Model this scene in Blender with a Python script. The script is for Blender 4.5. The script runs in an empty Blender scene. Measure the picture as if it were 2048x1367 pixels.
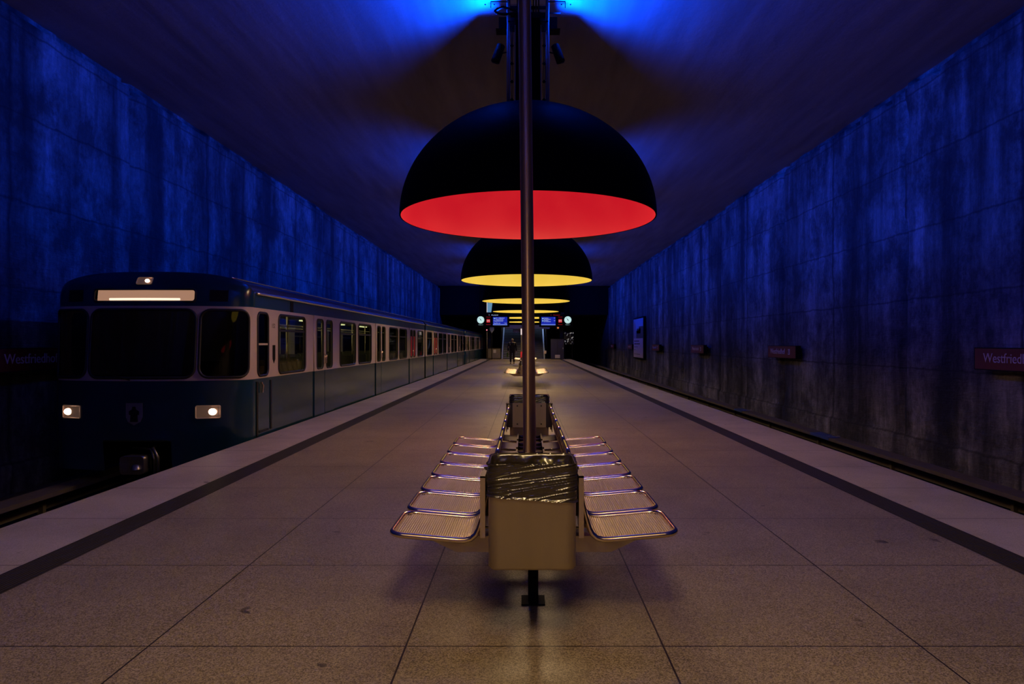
import bpy, bmesh, math, random
from math import sin, cos, pi, radians, sqrt, atan2
from mathutils import Vector, Matrix, noise

random.seed(7)
SC = bpy.context.scene
COL = SC.collection

# ------------------------------------------------------------------ camera, world, exposure
F_PX = 1300.0
CAM_X, CAM_Z = -0.045, 1.43
cd = bpy.data.cameras.new('camera')
cam = bpy.data.objects.new('camera', cd)
COL.objects.link(cam)
cam.location = (CAM_X, 0, CAM_Z)
cam.rotation_euler = (pi / 2, 0, 0)
cd.sensor_fit = 'HORIZONTAL'
cd.sensor_width = 36.0
cd.lens = 36.0 * F_PX / 2048.0
cd.shift_x = -26.0 / 2048.0
cd.shift_y = 2.5 / 2048.0
cd.clip_start = 0.05
cd.clip_end = 400
SC.camera = cam
SC.view_settings.view_transform = 'Standard'
SC.view_settings.look = 'None'
SC.view_settings.gamma = 1.0
SC.view_settings.use_curve_mapping = False
SC.view_settings.exposure = 0.0
SC.cycles.caustics_reflective = False
SC.cycles.caustics_refractive = False
w = bpy.data.worlds.new('world')
SC.world = w
w.use_nodes = True
w.node_tree.nodes['Background'].inputs[0].default_value = (0.15, 0.10, 0.25, 1)
w.node_tree.nodes['Background'].inputs[1].default_value = 0.002

WARM_W = 300.0      # downlight inside every dome
BLUE_W = 1850.0     # blue uplights at the ceiling
RED_L, YEL_L = 0.72, 0.86

CEIL = 6.68
WL, WR = -7.9, 7.6
PH = 4.10           # half width of the platform
YEND = 59.5         # far end of the platform hall
TRACK = -1.0
DOMES = [-8.5, 0.55, 9.77, 18.85, 28.0, 37.2, 46.4, 55.5]

# ------------------------------------------------------------------ node helpers
def nmat(name):
    m = bpy.data.materials.new(name)
    m.use_nodes = True
    nt = m.node_tree
    return m, nt, nt.nodes['Principled BSDF']

def N(nt, t, **kw):
    n = nt.nodes.new(t)
    for k, v in kw.items():
        setattr(n, k, v)
    return n

def mat(name, col, rough=0.5, metal=0.0, bump=0.0, bscale=60.0, var=0.0, spec=None, emis=None, estr=0.0, stretch=None):
    m, nt, b = nmat(name)
    b.inputs['Base Color'].default_value = (*col, 1)
    b.inputs['Roughness'].default_value = rough
    b.inputs['Metallic'].default_value = metal
    if spec is not None:
        b.inputs['Specular IOR Level'].default_value = spec
    if emis is not None:
        b.inputs['Emission Color'].default_value = (*emis, 1)
        b.inputs['Emission Strength'].default_value = estr
    tc = N(nt, 'ShaderNodeTexCoord')
    src = tc.outputs['Object']
    if stretch:
        mp = N(nt, 'ShaderNodeMapping')
        mp.inputs['Scale'].default_value = stretch
        nt.links.new(src, mp.inputs[0]); src = mp.outputs[0]
    nz = N(nt, 'ShaderNodeTexNoise')
    nz.inputs['Scale'].default_value = bscale
    nz.inputs['Detail'].default_value = 4
    nt.links.new(src, nz.inputs['Vector'])
    if var > 0:
        mx = N(nt, 'ShaderNodeMix', data_type='RGBA')
        mx.inputs[6].default_value = (*[c * (1 - var) for c in col], 1)
        mx.inputs[7].default_value = (*[min(1, c * (1 + var)) for c in col], 1)
        nt.links.new(nz.outputs['Fac'], mx.inputs[0])
        nt.links.new(mx.outputs[2], b.inputs['Base Color'])
    if bump > 0:
        bp = N(nt, 'ShaderNodeBump')
        bp.inputs['Strength'].default_value = bump
        bp.inputs['Distance'].default_value = 0.01
        nt.links.new(nz.outputs['Fac'], bp.inputs['Height'])
        nt.links.new(bp.outputs[0], b.inputs['Normal'])
    return m

def emit(name, col, s):
    m = mat(name, (0.02, 0.02, 0.02), 0.4, emis=col, estr=s)
    return m

# ------------------------------------------------------------------ materials
def wall_material():
    m, nt, b = nmat('stained_concrete')
    L = nt.links.new
    tc = N(nt, 'ShaderNodeTexCoord')
    def noise_(scale, detail, stretch, rough=0.6):
        mp = N(nt, 'ShaderNodeMapping'); mp.inputs['Scale'].default_value = stretch
        L(tc.outputs['Object'], mp.inputs[0])
        n = N(nt, 'ShaderNodeTexNoise'); n.inputs['Scale'].default_value = scale
        n.inputs['Detail'].default_value = detail; n.inputs['Roughness'].default_value = rough
        L(mp.outputs[0], n.inputs['Vector'])
        return n.outputs['Fac']
    def ramp(src, a, b_, c0, c1):
        r = N(nt, 'ShaderNodeValToRGB')
        r.color_ramp.elements[0].position = a; r.color_ramp.elements[0].color = (c0, c0, c0, 1)
        r.color_ramp.elements[1].position = b_; r.color_ramp.elements[1].color = (c1, c1, c1, 1)
        L(src, r.inputs[0]); return r.outputs[0]
    def mul(x, y):
        n = N(nt, 'ShaderNodeMix', data_type='RGBA', blend_type='MULTIPLY'); n.inputs[0].default_value = 1
        L(x, n.inputs[6]); L(y, n.inputs[7]); return n.outputs[2]
    streak = ramp(noise_(1.0, 6, (1, 1.0, 0.08)), 0.40, 0.62, 0.14, 1.0)
    fine = ramp(noise_(1.0, 8, (1, 9, 0.8)), 0.3, 0.7, 0.6, 1.1)
    blot = ramp(noise_(0.9, 9, (1, 1, 0.8), 0.75), 0.42, 0.60, 0.22, 1.0)
    grit = ramp(noise_(11, 8, (1, 1, 0.6), 0.8), 0.35, 0.65, 0.6, 1.1)
    c = mul(mul(streak, blot), mul(fine, grit))
    # board and pour lines (horizontal) and panel joints (vertical), both with ragged edges
    sep = N(nt, 'ShaderNodeSeparateXYZ'); L(tc.outputs['Object'], sep.inputs[0])
    wob = noise_(2.0, 4, (1, 1, 1))
    def line(coord, period, off, width, amount, dark):
        a = N(nt, 'ShaderNodeMath', operation='MULTIPLY_ADD'); L(wob, a.inputs[0]); a.inputs[1].default_value = amount; L(coord, a.inputs[2])
        s = N(nt, 'ShaderNodeMath', operation='ADD'); L(a.outputs[0], s.inputs[0]); s.inputs[1].default_value = off
        f = N(nt, 'ShaderNodeMath', operation='PINGPONG'); L(s.outputs[0], f.inputs[0]); f.inputs[1].default_value = period / 2
        return ramp(f.outputs[0], 0.0, width, dark, 1.0)
    c = mul(c, line(sep.outputs['Z'], 1.35, 0.35, 0.03, 0.12, 0.3))
    c = mul(c, line(sep.outputs['Y'], 3.08, -0.75, 0.07, 0.16, 0.12))
    tint = N(nt, 'ShaderNodeMix', data_type='RGBA', blend_type='MULTIPLY'); tint.inputs[0].default_value = 1
    tint.inputs[7].default_value = (0.39, 0.36, 0.335, 1)
    L(c, tint.inputs[6]); L(tint.outputs[2], b.inputs['Base Color'])
    b.inputs['Roughness'].default_value = 0.75
    bp = N(nt, 'ShaderNodeBump'); bp.inputs['Strength'].default_value = 0.8; bp.inputs['Distance'].default_value = 0.03
    ad = N(nt, 'ShaderNodeMath', operation='ADD'); L(noise_(9, 10, (1, 1, 1), 0.7), ad.inputs[0]); L(noise_(1.0, 4, (1, 4, 28)), ad.inputs[1])
    L(ad.outputs[0], bp.inputs['Height']); L(bp.outputs[0], b.inputs['Normal'])
    return m

def ceiling_material():
    m, nt, b = nmat('ceiling_plaster')
    L = nt.links.new
    tc = N(nt, 'ShaderNodeTexCoord')
    n = N(nt, 'ShaderNodeTexNoise'); n.inputs['Scale'].default_value = 7; n.inputs['Detail'].default_value = 10; n.inputs['Roughness'].default_value = 0.7
    L(tc.outputs['Object'], n.inputs['Vector'])
    n2 = N(nt, 'ShaderNodeTexNoise'); n2.inputs['Scale'].default_value = 0.9; n2.inputs['Detail'].default_value = 5
    mp = N(nt, 'ShaderNodeMapping'); mp.inputs['Scale'].default_value = (3, 0.35, 1); mp.inputs['Rotation'].default_value = (0, 0, 0.25)
    L(tc.outputs['Object'], mp.inputs[0]); L(mp.outputs[0], n2.inputs['Vector'])
    r = N(nt, 'ShaderNodeValToRGB')
    r.color_ramp.elements[0].position = 0.3; r.color_ramp.elements[0].color = (0.21, 0.19, 0.18, 1)
    r.color_ramp.elements[1].position = 0.7; r.color_ramp.elements[1].color = (0.32, 0.29, 0.27, 1)
    L(n2.outputs['Fac'], r.inputs[0]); L(r.outputs[0], b.inputs['Base Color'])
    b.inputs['Roughness'].default_value = 0.8
    bp = N(nt, 'ShaderNodeBump'); bp.inputs['Strength'].default_value = 0.35; bp.inputs['Distance'].default_value = 0.02
    ad = N(nt, 'ShaderNodeMath', operation='MULTIPLY_ADD'); L(n2.outputs['Fac'], ad.inputs[0]); ad.inputs[1].default_value = 1.5; L(n.outputs['Fac'], ad.inputs[2])
    L(ad.outputs[0], bp.inputs['Height']); L(bp.outputs[0], b.inputs['Normal'])
    return m

def terrazzo(name, c0, c1, jx, rough, speck=1.0):
    """stone slabs: speckled, with dark joints every 1.216 m across and 1.12 m along"""
    m, nt, b = nmat(name)
    L = nt.links.new
    tc = N(nt, 'ShaderNodeTexCoord')
    v = N(nt, 'ShaderNodeTexVoronoi'); v.inputs['Scale'].default_value = 190
    L(tc.outputs['Object'], v.inputs['Vector'])
    sp = N(nt, 'ShaderNodeSeparateColor'); L(v.outputs['Color'], sp.inputs[0])
    n = N(nt, 'ShaderNodeTexNoise'); n.inputs['Scale'].default_value = 1.1; n.inputs['Detail'].default_value = 8; n.inputs['Roughness'].default_value = 0.65
    L(tc.outputs['Object'], n.inputs['Vector'])
    r = N(nt, 'ShaderNodeValToRGB')
    r.color_ramp.elements[0].position = 0.1; r.color_ramp.elements[0].color = (*c0, 1)
    r.color_ramp.elements[1].position = 0.9; r.color_ramp.elements[1].color = (*c1, 1)
    L(sp.outputs[0], r.inputs[0])
    st = N(nt, 'ShaderNodeValToRGB')
    st.color_ramp.elements[0].position = 0.3; st.color_ramp.elements[0].color = (0.72, 0.72, 0.72, 1)
    st.color_ramp.elements[1].position = 0.62; st.color_ramp.elements[1].color = (1, 1, 1, 1)
    L(n.outputs['Fac'], st.inputs[0])
    mu = N(nt, 'ShaderNodeMix', data_type='RGBA', blend_type='MULTIPLY'); mu.inputs[0].default_value = 1
    L(r.outputs[0], mu.inputs[6]); L(st.outputs[0], mu.inputs[7])
    # small dark stains
    sn = N(nt, 'ShaderNodeTexNoise'); sn.inputs['Scale'].default_value = 5.0; sn.inputs['Detail'].default_value = 3
    L(tc.outputs['Object'], sn.inputs['Vector'])
    sr = N(nt, 'ShaderNodeValToRGB')
    sr.color_ramp.elements[0].position = 0.26; sr.color_ramp.elements[0].color = (0.35, 0.35, 0.35, 1)
    sr.color_ramp.elements[1].position = 0.30; sr.color_ramp.elements[1].color = (1, 1, 1, 1)
    L(sn.outputs['Fac'], sr.inputs[0])
    mu2 = N(nt, 'ShaderNodeMix', data_type='RGBA', blend_type='MULTIPLY'); mu2.inputs[0].default_value = 1
    L(mu.outputs[2], mu2.inputs[6]); L(sr.outputs[0], mu2.inputs[7])
    sep = N(nt, 'ShaderNodeSeparateXYZ'); L(tc.outputs['Object'], sep.inputs[0])
    def joint(coord, period, off, width):
        s = N(nt, 'ShaderNodeMath', operation='ADD'); L(coord, s.inputs[0]); s.inputs[1].default_value = off
        f = N(nt, 'ShaderNodeMath', operation='PINGPONG'); L(s.outputs[0], f.inputs[0]); f.inputs[1].default_value = period / 2
        g = N(nt, 'ShaderNodeMath', operation='GREATER_THAN'); L(f.outputs[0], g.inputs[0]); g.inputs[1].default_value = width
        return g.outputs[0]
    j = joint(sep.outputs['Y'], 1.12, -3.07 + 1.12 * 20, 0.0042)
    if jx:
        jj = joint(sep.outputs['X'], 1.216, 0.608 + 1.216 * 8, 0.0045)
        mn = N(nt, 'ShaderNodeMath', operation='MULTIPLY'); L(j, mn.inputs[0]); L(jj, mn.inputs[1]); j = mn.outputs[0]
    mx = N(nt, 'ShaderNodeMix', data_type='RGBA')
    mx.inputs[6].default_value = (0.02, 0.015, 0.012, 1)
    L(j, mx.inputs[0]); L(mu2.outputs[2], mx.inputs[7])
    L(mx.outputs[2], b.inputs['Base Color'])
    b.inputs['Roughness'].default_value = rough
    b.inputs['Specular IOR Level'].default_value = 0.4
    bp = N(nt, 'ShaderNodeBump'); bp.inputs['Strength'].default_value = 0.5; bp.inputs['Distance'].default_value = 0.004
    ad = N(nt, 'ShaderNodeMath', operation='MULTIPLY_ADD'); L(sp.outputs[1], ad.inputs[0]); ad.inputs[1].default_value = 0.25; L(j, ad.inputs[2])
    L(ad.outputs[0], bp.inputs['Height']); L(bp.outputs[0], b.inputs['Normal'])
    return m

def glass_material(name, tint, spec_rough=0.03):
    m, nt, b = nmat(name)
    nt.nodes.remove(b)
    out = nt.nodes['Material Output']
    tr = N(nt, 'ShaderNodeBsdfTransparent'); tr.inputs[0].default_value = (*tint, 1)
    gl = N(nt, 'ShaderNodeBsdfGlossy'); gl.inputs['Roughness'].default_value = spec_rough
    gl.inputs['Color'].default_value = (0.8, 0.8, 0.8, 1)
    lw = N(nt, 'ShaderNodeLayerWeight'); lw.inputs[0].default_value = 0.5
    pw = N(nt, 'ShaderNodeMath', operation='POWER'); nt.links.new(lw.outputs['Facing'], pw.inputs[0]); pw.inputs[1].default_value = 4.0
    fr = N(nt, 'ShaderNodeMath', operation='MULTIPLY_ADD'); nt.links.new(pw.outputs[0], fr.inputs[0]); fr.inputs[1].default_value = 0.35; fr.inputs[2].default_value = 0.03
    tc = N(nt, 'ShaderNodeTexCoord'); nz = N(nt, 'ShaderNodeTexNoise'); nz.inputs['Scale'].default_value = 1.5
    nt.links.new(tc.outputs['Object'], nz.inputs['Vector'])
    bp = N(nt, 'ShaderNodeBump'); bp.inputs['Strength'].default_value = 0.05; nt.links.new(nz.outputs['Fac'], bp.inputs['Height'])
    nt.links.new(bp.outputs[0], gl.inputs['Normal'])
    mx = N(nt, 'ShaderNodeMixShader')
    nt.links.new(fr.outputs[0], mx.inputs[0]); nt.links.new(tr.outputs[0], mx.inputs[1]); nt.links.new(gl.outputs[0], mx.inputs[2])
    nt.links.new(mx.outputs[0], out.inputs[0])
    return m

M = {}
M['wall'] = wall_material()
M['ceil'] = ceiling_material()
M['floor'] = terrazzo('speckled_stone_floor', (0.14, 0.108, 0.075), (0.42, 0.335, 0.24), True, 0.38)
M['coping'] = terrazzo('pale_edge_stone', (0.40, 0.34, 0.26), (0.56, 0.47, 0.38), False, 0.5)
M['groove'] = mat('dark_ribbed_stone', (0.042, 0.034, 0.026), 0.45, var=0.3, bscale=40, bump=0.2)
M['dark'] = mat('dark_concrete', (0.06, 0.055, 0.055), 0.85, var=0.4, bscale=3, bump=0.4)
M['endblack'] = mat('unlit_end_concrete', (0.010, 0.009, 0.009), 0.95, var=0.4, bscale=3, bump=0.3, spec=0.05)  # near-black colour holds the darkness of the unlit far end
M['ballast'] = mat('track_bed', (0.045, 0.04, 0.035), 0.9, var=0.5, bscale=14, bump=1.0)
M['duct'] = mat('duct_cover', (0.10, 0.08, 0.06), 0.7, var=0.3, bscale=8, bump=0.3)
M['railsteel'] = mat('rail_steel', (0.25, 0.22, 0.20), 0.35, 0.9, var=0.2, bscale=30)
M['shade'] = mat('dark_shade_enamel', (0.003, 0.003, 0.005), 0.5, 0.0, var=0.2, bscale=12, spec=0.14)
M['steel'] = mat('brushed_steel', (0.50, 0.42, 0.36), 0.13, 1.0, var=0.06, bscale=40, stretch=(1, 1, 0.02))
def pole_material():
    m, nt, b = nmat('brushed_pole_steel')
    b.inputs['Base Color'].default_value = (0.48, 0.33, 0.235, 1); b.inputs['Metallic'].default_value = 1
    b.inputs['Roughness'].default_value = 0.45; b.inputs['Anisotropic'].default_value = 1.0
    tg = N(nt, 'ShaderNodeTangent', direction_type='RADIAL', axis='Z')
    nt.links.new(tg.outputs[0], b.inputs['Tangent'])
    b.inputs['Anisotropic Rotation'].default_value = 0.25
    return m
M['polesteel'] = pole_material()
M['chrome'] = mat('polished_steel', (0.74, 0.58, 0.44), 0.16, 1.0, var=0.04, bscale=60)
M['wire'] = mat('wire_steel', (0.95, 0.78, 0.62), 0.40, 1.0, var=0.1, bscale=90)
M['binsteel'] = mat('satin_bin_steel', (0.46, 0.37, 0.29), 0.42, 0.85, var=0.12, bscale=9, bump=0.03, stretch=(1, 1, 0.15))
M['darksteel'] = mat('dark_steel', (0.07, 0.055, 0.05), 0.4, 0.7, var=0.2, bscale=20)
M['bag'] = mat('black_plastic_bag', (0.030, 0.022, 0.016), 0.20, 0.0, var=0.2, bscale=30, spec=0.9)
M['tower'] = mat('tower_paint', (0.30, 0.30, 0.33), 0.35, 0.3, var=0.1, bscale=20)
M['black'] = mat('black_housing', (0.012, 0.012, 0.014), 0.5, var=0.2, bscale=20)
M['rubber'] = mat('black_rubber', (0.010, 0.009, 0.010), 0.55, var=0.2, bscale=40)
M['blue'] = mat('train_blue_paint', (0.008, 0.036, 0.066), 0.20, 0.0, var=0.18, bscale=2.5, bump=0.03, spec=0.5)
M['blueupper'] = mat('train_blue_upper_reflect', (0.008, 0.045, 0.11), 0.5, var=0.15, bscale=2.5, spec=0.15)  # same paint recoloured: holds the bluer reflections of the upper panel
M['cream'] = mat('train_cream_paint', (0.56, 0.44, 0.38), 0.35, var=0.08, bscale=3)
M['roof'] = mat('train_roof_paint', (0.10, 0.12, 0.20), 0.18, 0.6, var=0.3, bscale=3, bump=0.15, stretch=(1, 0.3, 1))
M['yellowglint'] = mat('painted_yellow_reflection', (1.0, 0.80, 0.45), 0.22, 0.9, var=0.2, bscale=4)  # yellow lamp reflections along the roof, put into the colour
M['glass'] = glass_material('window_glass', (0.78, 0.82, 0.68))
M['clearglass'] = glass_material('display_glass', (0.95, 0.93, 0.92))
M['cabglass'] = glass_material('cab_and_wall_hiding_glass', (0.16, 0.17, 0.20))
M['inside'] = mat('carriage_lining', (0.30, 0.29, 0.21), 0.6, var=0.25, bscale=4)
M['seatblue'] = mat('carriage_seat', (0.10, 0.09, 0.05), 0.6, var=0.3, bscale=20)
M['red'] = mat('sign_red', (0.13, 0.006, 0.008), 0.5, var=0.15, bscale=10)
M['signblack'] = mat('sign_dark_red', (0.060, 0.008, 0.010), 0.5, var=0.15, bscale=10)
M['lettering'] = mat('pale_lettering', (0.60, 0.46, 0.52), 0.6, var=0.05)
M['darklet'] = mat('dark_lettering', (0.05, 0.04, 0.04), 0.6, var=0.05)
M['gold'] = mat('emblem_silver', (0.22, 0.21, 0.26), 0.4, 0.3, var=0.1)
M['redreflect'] = mat('painted_red_reflection', (0.55, 0.02, 0.02), 0.3, var=0.15, bscale=5, emis=(0.7, 0.03, 0.02), estr=0.05)  # red reflection on the door panes, painted as a sheet
M['poster_white'] = mat('poster_white', (0.62, 0.52, 0.62), 0.6, var=0.04)
M['poster_sky'] = mat('poster_sky', (0.25, 0.42, 0.62), 0.6, var=0.15, bscale=2)
M['poster_dark'] = mat('poster_dark', (0.05, 0.05, 0.06), 0.6, var=0.6, bscale=8)
M['poster_tower'] = mat('poster_pale_tower', (0.30, 0.28, 0.34), 0.6, var=0.5, bscale=8)
M['headlamp'] = emit('headlamp_glow', (1.0, 0.74, 0.52), 6.0)
M['lampglass'] = mat('headlamp_housing', (0.42, 0.26, 0.20), 0.25, 0.7, emis=(0.9, 0.5, 0.32), estr=0.06)
M['dest'] = emit('destination_glow', (0.80, 0.43, 0.27), 0.50)
M['tube'] = emit('display_tube_glow', (1.0, 0.74, 0.55), 1.6)
M['clock'] = emit('clock_glow', (0.62, 0.90, 0.90), 0.9)
M['clockmark'] = mat('clock_marks', (0.03, 0.05, 0.06), 0.5)
M['screen'] = emit('blue_screen', (0.006, 0.02, 0.42), 0.9)
M['screenbar'] = emit('screen_bar', (0.16, 0.24, 0.75), 0.9)
M['screentext'] = emit('screen_text', (0.50, 0.60, 0.85), 0.9)
M['screenbox'] = emit('screen_line_box', (0.25, 0.48, 0.62), 0.9)
M['redglow'] = emit('red_glow', (0.55, 0.01, 0.015), 0.8)
M['whiteglow'] = emit('white_glow', (0.9, 0.72, 0.70), 0.9)
M['redtext'] = emit('red_text', (0.40, 0.008, 0.012), 0.7)
M['cyantext'] = emit('cyan_text', (0.25, 0.42, 0.42), 0.7)
M['orange'] = emit('orange_signal', (0.75, 0.22, 0.06), 0.8)
M['redsignal'] = emit('red_signal', (1.0, 0.25, 0.32), 1.2)
M['winglow'] = emit('upper_hall_light', (0.16, 0.34, 0.55), 0.75)
M['carlamp'] = emit('carriage_lamp', (0.85, 0.80, 0.50), 1.6)
M['stair'] = mat('stair_stone', (0.22, 0.25, 0.30), 0.6, var=0.25, bscale=8)
M['balus'] = mat('balustrade_metal', (0.50, 0.56, 0.68), 0.35, 0.5, var=0.1)
M['cabinet'] = mat('cabinet_blue', (0.022, 0.020, 0.060), 0.6, var=0.15, bscale=5)
M['parapet'] = mat('parapet_panel', (0.16, 0.13, 0.10), 0.7, var=0.15, bscale=5)
M['paper'] = mat('paper_notice', (0.45, 0.40, 0.42), 0.7, var=0.05)
M['skin'] = mat('skin', (0.42, 0.27, 0.20), 0.5, var=0.08)
M['coat'] = mat('dark_coat', (0.018, 0.016, 0.018), 0.8, var=0.3, bscale=30)
M['trouser'] = mat('dark_trousers', (0.020, 0.018, 0.020), 0.8, var=0.3, bscale=30)
M['hair'] = mat('grey_hair', (0.42, 0.36, 0.33), 0.7, var=0.2, bscale=60)
M['shoe'] = mat('brown_shoe', (0.10, 0.05, 0.02), 0.5, var=0.2)
M['shoulderglint'] = mat('painted_shoulder_highlight', (0.35, 0.32, 0.32), 0.7, var=0.1)
M['greenbag'] = mat('green_bag', (0.07, 0.16, 0.02), 0.5, var=0.2)
M['bluesign'] = mat('blue_marker', (0.03, 0.06, 0.20), 0.5, var=0.1)

for k_ in ('shade', 'black'):
    M[k_].node_tree.nodes['Principled BSDF'].inputs['IOR'].default_value = 1.10

def liner(name, c_deep, c_pale, s):
    """glowing painted inside of a dome: lamplight on the paint put in as glow, mottled by noise"""
    m, nt, b = nmat(name)
    b.inputs['Base Color'].default_value = (*[c * 0.18 for c in c_deep], 1)
    b.inputs['Roughness'].default_value = 0.55
    tc = N(nt, 'ShaderNodeTexCoord')
    nz = N(nt, 'ShaderNodeTexNoise'); nz.inputs['Scale'].default_value = 1.6; nz.inputs['Detail'].default_value = 3
    nt.links.new(tc.outputs['Object'], nz.inputs['Vector'])
    mx = N(nt, 'ShaderNodeMix', data_type='RGBA')
    mx.inputs[6].default_value = (*c_deep, 1); mx.inputs[7].default_value = (*c_pale, 1)
    nt.links.new(nz.outputs['Fac'], mx.inputs[0])
    nt.links.new(mx.outputs[2], b.inputs['Emission Color'])
    b.inputs['Emission Strength'].default_value = s
    return m
M['red_liner'] = liner('red_dome_inside', (0.64, 0.002, 0.018), (0.80, 0.022, 0.030), RED_L)
M['yel_liner'] = liner('yellow_dome_inside', (0.80, 0.52, 0.050), (0.88, 0.62, 0.090), YEL_L)

# ------------------------------------------------------------------ mesh builder
def frame_of(d):
    d = Vector(d).normalized()
    a = Vector((0, 0, 1)) if abs(d.z) < 0.9 else Vector((1, 0, 0))
    u = d.cross(a).normalized()
    return u, d.cross(u).normalized()

class MB:
    def __init__(s):
        s.v, s.f, s.mi, s.sm = [], [], [], []
    def add(s, vs, fs, mi=0, smooth=False):
        b = len(s.v)
        s.v += [tuple(v) for v in vs]
        for f in fs:
            s.f.append(tuple(i + b for i in f)); s.mi.append(mi); s.sm.append(smooth)
        return s
    def box(s, c, d, mi=0, rot=None):
        c = Vector(c)
        vs = [Vector((x * d[0] / 2, y * d[1] / 2, z * d[2] / 2)) for z in (-1, 1) for y in (-1, 1) for x in (-1, 1)]
        if rot is not None:
            vs = [rot @ v for v in vs]
        return s.add([v + c for v in vs], [(0, 2, 3, 1), (4, 5, 7, 6), (0, 1, 5, 4), (2, 6, 7, 3), (0, 4, 6, 2), (1, 3, 7, 5)], mi)
    def b2(s, a, b, mi=0):
        return s.box([(a[i] + b[i]) / 2 for i in range(3)], [abs(b[i] - a[i]) for i in range(3)], mi)
    def rbox(s, c, d, r, mi=0, axis='z', n=4):
        """box with rounded vertical edges about an axis"""
        pts = rrect(d[0] if axis != 'x' else d[1], {'z': d[1], 'y': d[2], 'x': d[2]}[axis], r, n)
        h = {'z': d[2], 'y': d[1], 'x': d[0]}[axis] / 2
        def mp(p, t):
            if axis == 'z': return (c[0] + p[0], c[1] + p[1], c[2] + t)
            if axis == 'y': return (c[0] + p[0], c[1] + t, c[2] + p[1])
            return (c[0] + t, c[1] + p[0], c[2] + p[1])
        k = len(pts)
        vs = [mp(p, -h) for p in pts] + [mp(p, h) for p in pts]
        fs = [(i, (i + 1) % k, k + (i + 1) % k, k + i) for i in range(k)]
        s.add(vs, fs, mi, True)
        s.add(vs[:k], [tuple(range(k))[::-1]], mi); s.add(vs[k:], [tuple(range(k))], mi)
        return s
    def tube(s, pts, r, n=8, mi=0, closed=False, caps=True, smooth=True):
        pts = [Vector(p) for p in pts]
        k = len(pts); vs = []
        rr = r if isinstance(r, (list, tuple)) else [r] * k
        u = None
        for i, p in enumerate(pts):
            if closed:
                d = pts[(i + 1) % k] - pts[i - 1]
            else:
                d = pts[min(i + 1, k - 1)] - pts[max(i - 1, 0)]
            if d.length < 1e-9: d = Vector((0, 0, 1))
            d.normalize()
            if u is None: u, _ = frame_of(d)
            u = (u - d * u.dot(d))
            if u.length < 1e-6: u, _ = frame_of(d)
            u.normalize(); w_ = d.cross(u)
            for j in range(n):
                a = 2 * pi * j / n
                vs.append(p + (u * cos(a) + w_ * sin(a)) * rr[i])
        fs = []
        for i in range(k if closed else k - 1):
            a, b = i * n, ((i + 1) % k) * n
            for j in range(n):
                fs.append((a + j, a + (j + 1) % n, b + (j + 1) % n, b + j))
        s.add(vs, fs, mi, smooth)
        if caps and not closed:
            s.add(vs[:n], [tuple(range(n))[::-1]], mi); s.add(vs[-n:], [tuple(range(n))], mi)
        return s
    def lathe(s, prof, n=32, c=(0, 0, 0), mi=0, smooth=True):
        vs = []
        for r, z in prof:
            for j in range(n):
                a = 2 * pi * j / n
                vs.append((c[0] + r * cos(a), c[1] + r * sin(a), c[2] + z))
        fs = []
        for i in range(len(prof) - 1):
            for j in range(n):
                fs.append((i * n + j, i * n + (j + 1) % n, (i + 1) * n + (j + 1) % n, (i + 1) * n + j))
        return s.add(vs, fs, mi, smooth)
    def prism(s, poly, fn, h0, h1, mi=0):
        k = len(poly)
        vs = [fn(p, h0) for p in poly] + [fn(p, h1) for p in poly]
        return s.add(vs, [(i, (i + 1) % k, k + (i + 1) % k, k + i) for i in range(k)] + [tuple(range(k))[::-1], tuple(range(k, 2 * k))], mi)
    def grid(s, fn, nu, nv, mi=0, smooth=True, wrap=False, keep=None, mif=None):
        vs = [fn(i / nu, j / nv) for j in range(nv + 1) for i in range(nu + (0 if wrap else 1))]
        W = nu if wrap else nu + 1
        b = len(s.v); s.v += [tuple(v) for v in vs]
        for j in range(nv):
            for i in range(nu):
                uc, vc = (i + .5) / nu, (j + .5) / nv
                if keep and not keep(uc, vc): continue
                i2 = (i + 1) % W
                s.f.append((b + j * W + i, b + j * W + i2, b + (j + 1) * W + i2, b + (j + 1) * W + i))
                s.mi.append(mif(uc, vc) if mif else mi); s.sm.append(smooth)
        return s
    def mesh(s, name, mats):
        me = bpy.data.meshes.new(name)
        me.from_pydata(s.v, [], s.f)
        me.polygons.foreach_set('material_index', s.mi)
        me.polygons.foreach_set('use_smooth', s.sm)
        for m in (mats if isinstance(mats, (list, tuple)) else [mats]): me.materials.append(m)
        bm = bmesh.new(); bm.from_mesh(me)
        bmesh.ops.remove_doubles(bm, verts=bm.verts, dist=1e-5)
        bmesh.ops.recalc_face_normals(bm, faces=bm.faces)
        bm.to_mesh(me); bm.free(); me.update()
        return me
    def build(s, name, mats, parent=None, loc=None):
        o = bpy.data.objects.new(name, s.mesh(name, mats))
        COL.objects.link(o)
        if parent is not None: o.parent = parent
        if loc is not None: o.location = loc
        return o

def rrect(w_, h_, r, n=4):
    pts = []
    for cx, cy, a0 in ((1, 1, 0), (-1, 1, pi / 2), (-1, -1, pi), (1, -1, 3 * pi / 2)):
        for i in range(n + 1):
            a = a0 + i * pi / 2 / n
            pts.append((cx * (w_ / 2 - r) + r * cos(a), cy * (h_ / 2 - r) + r * sin(a)))
    return pts

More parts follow.
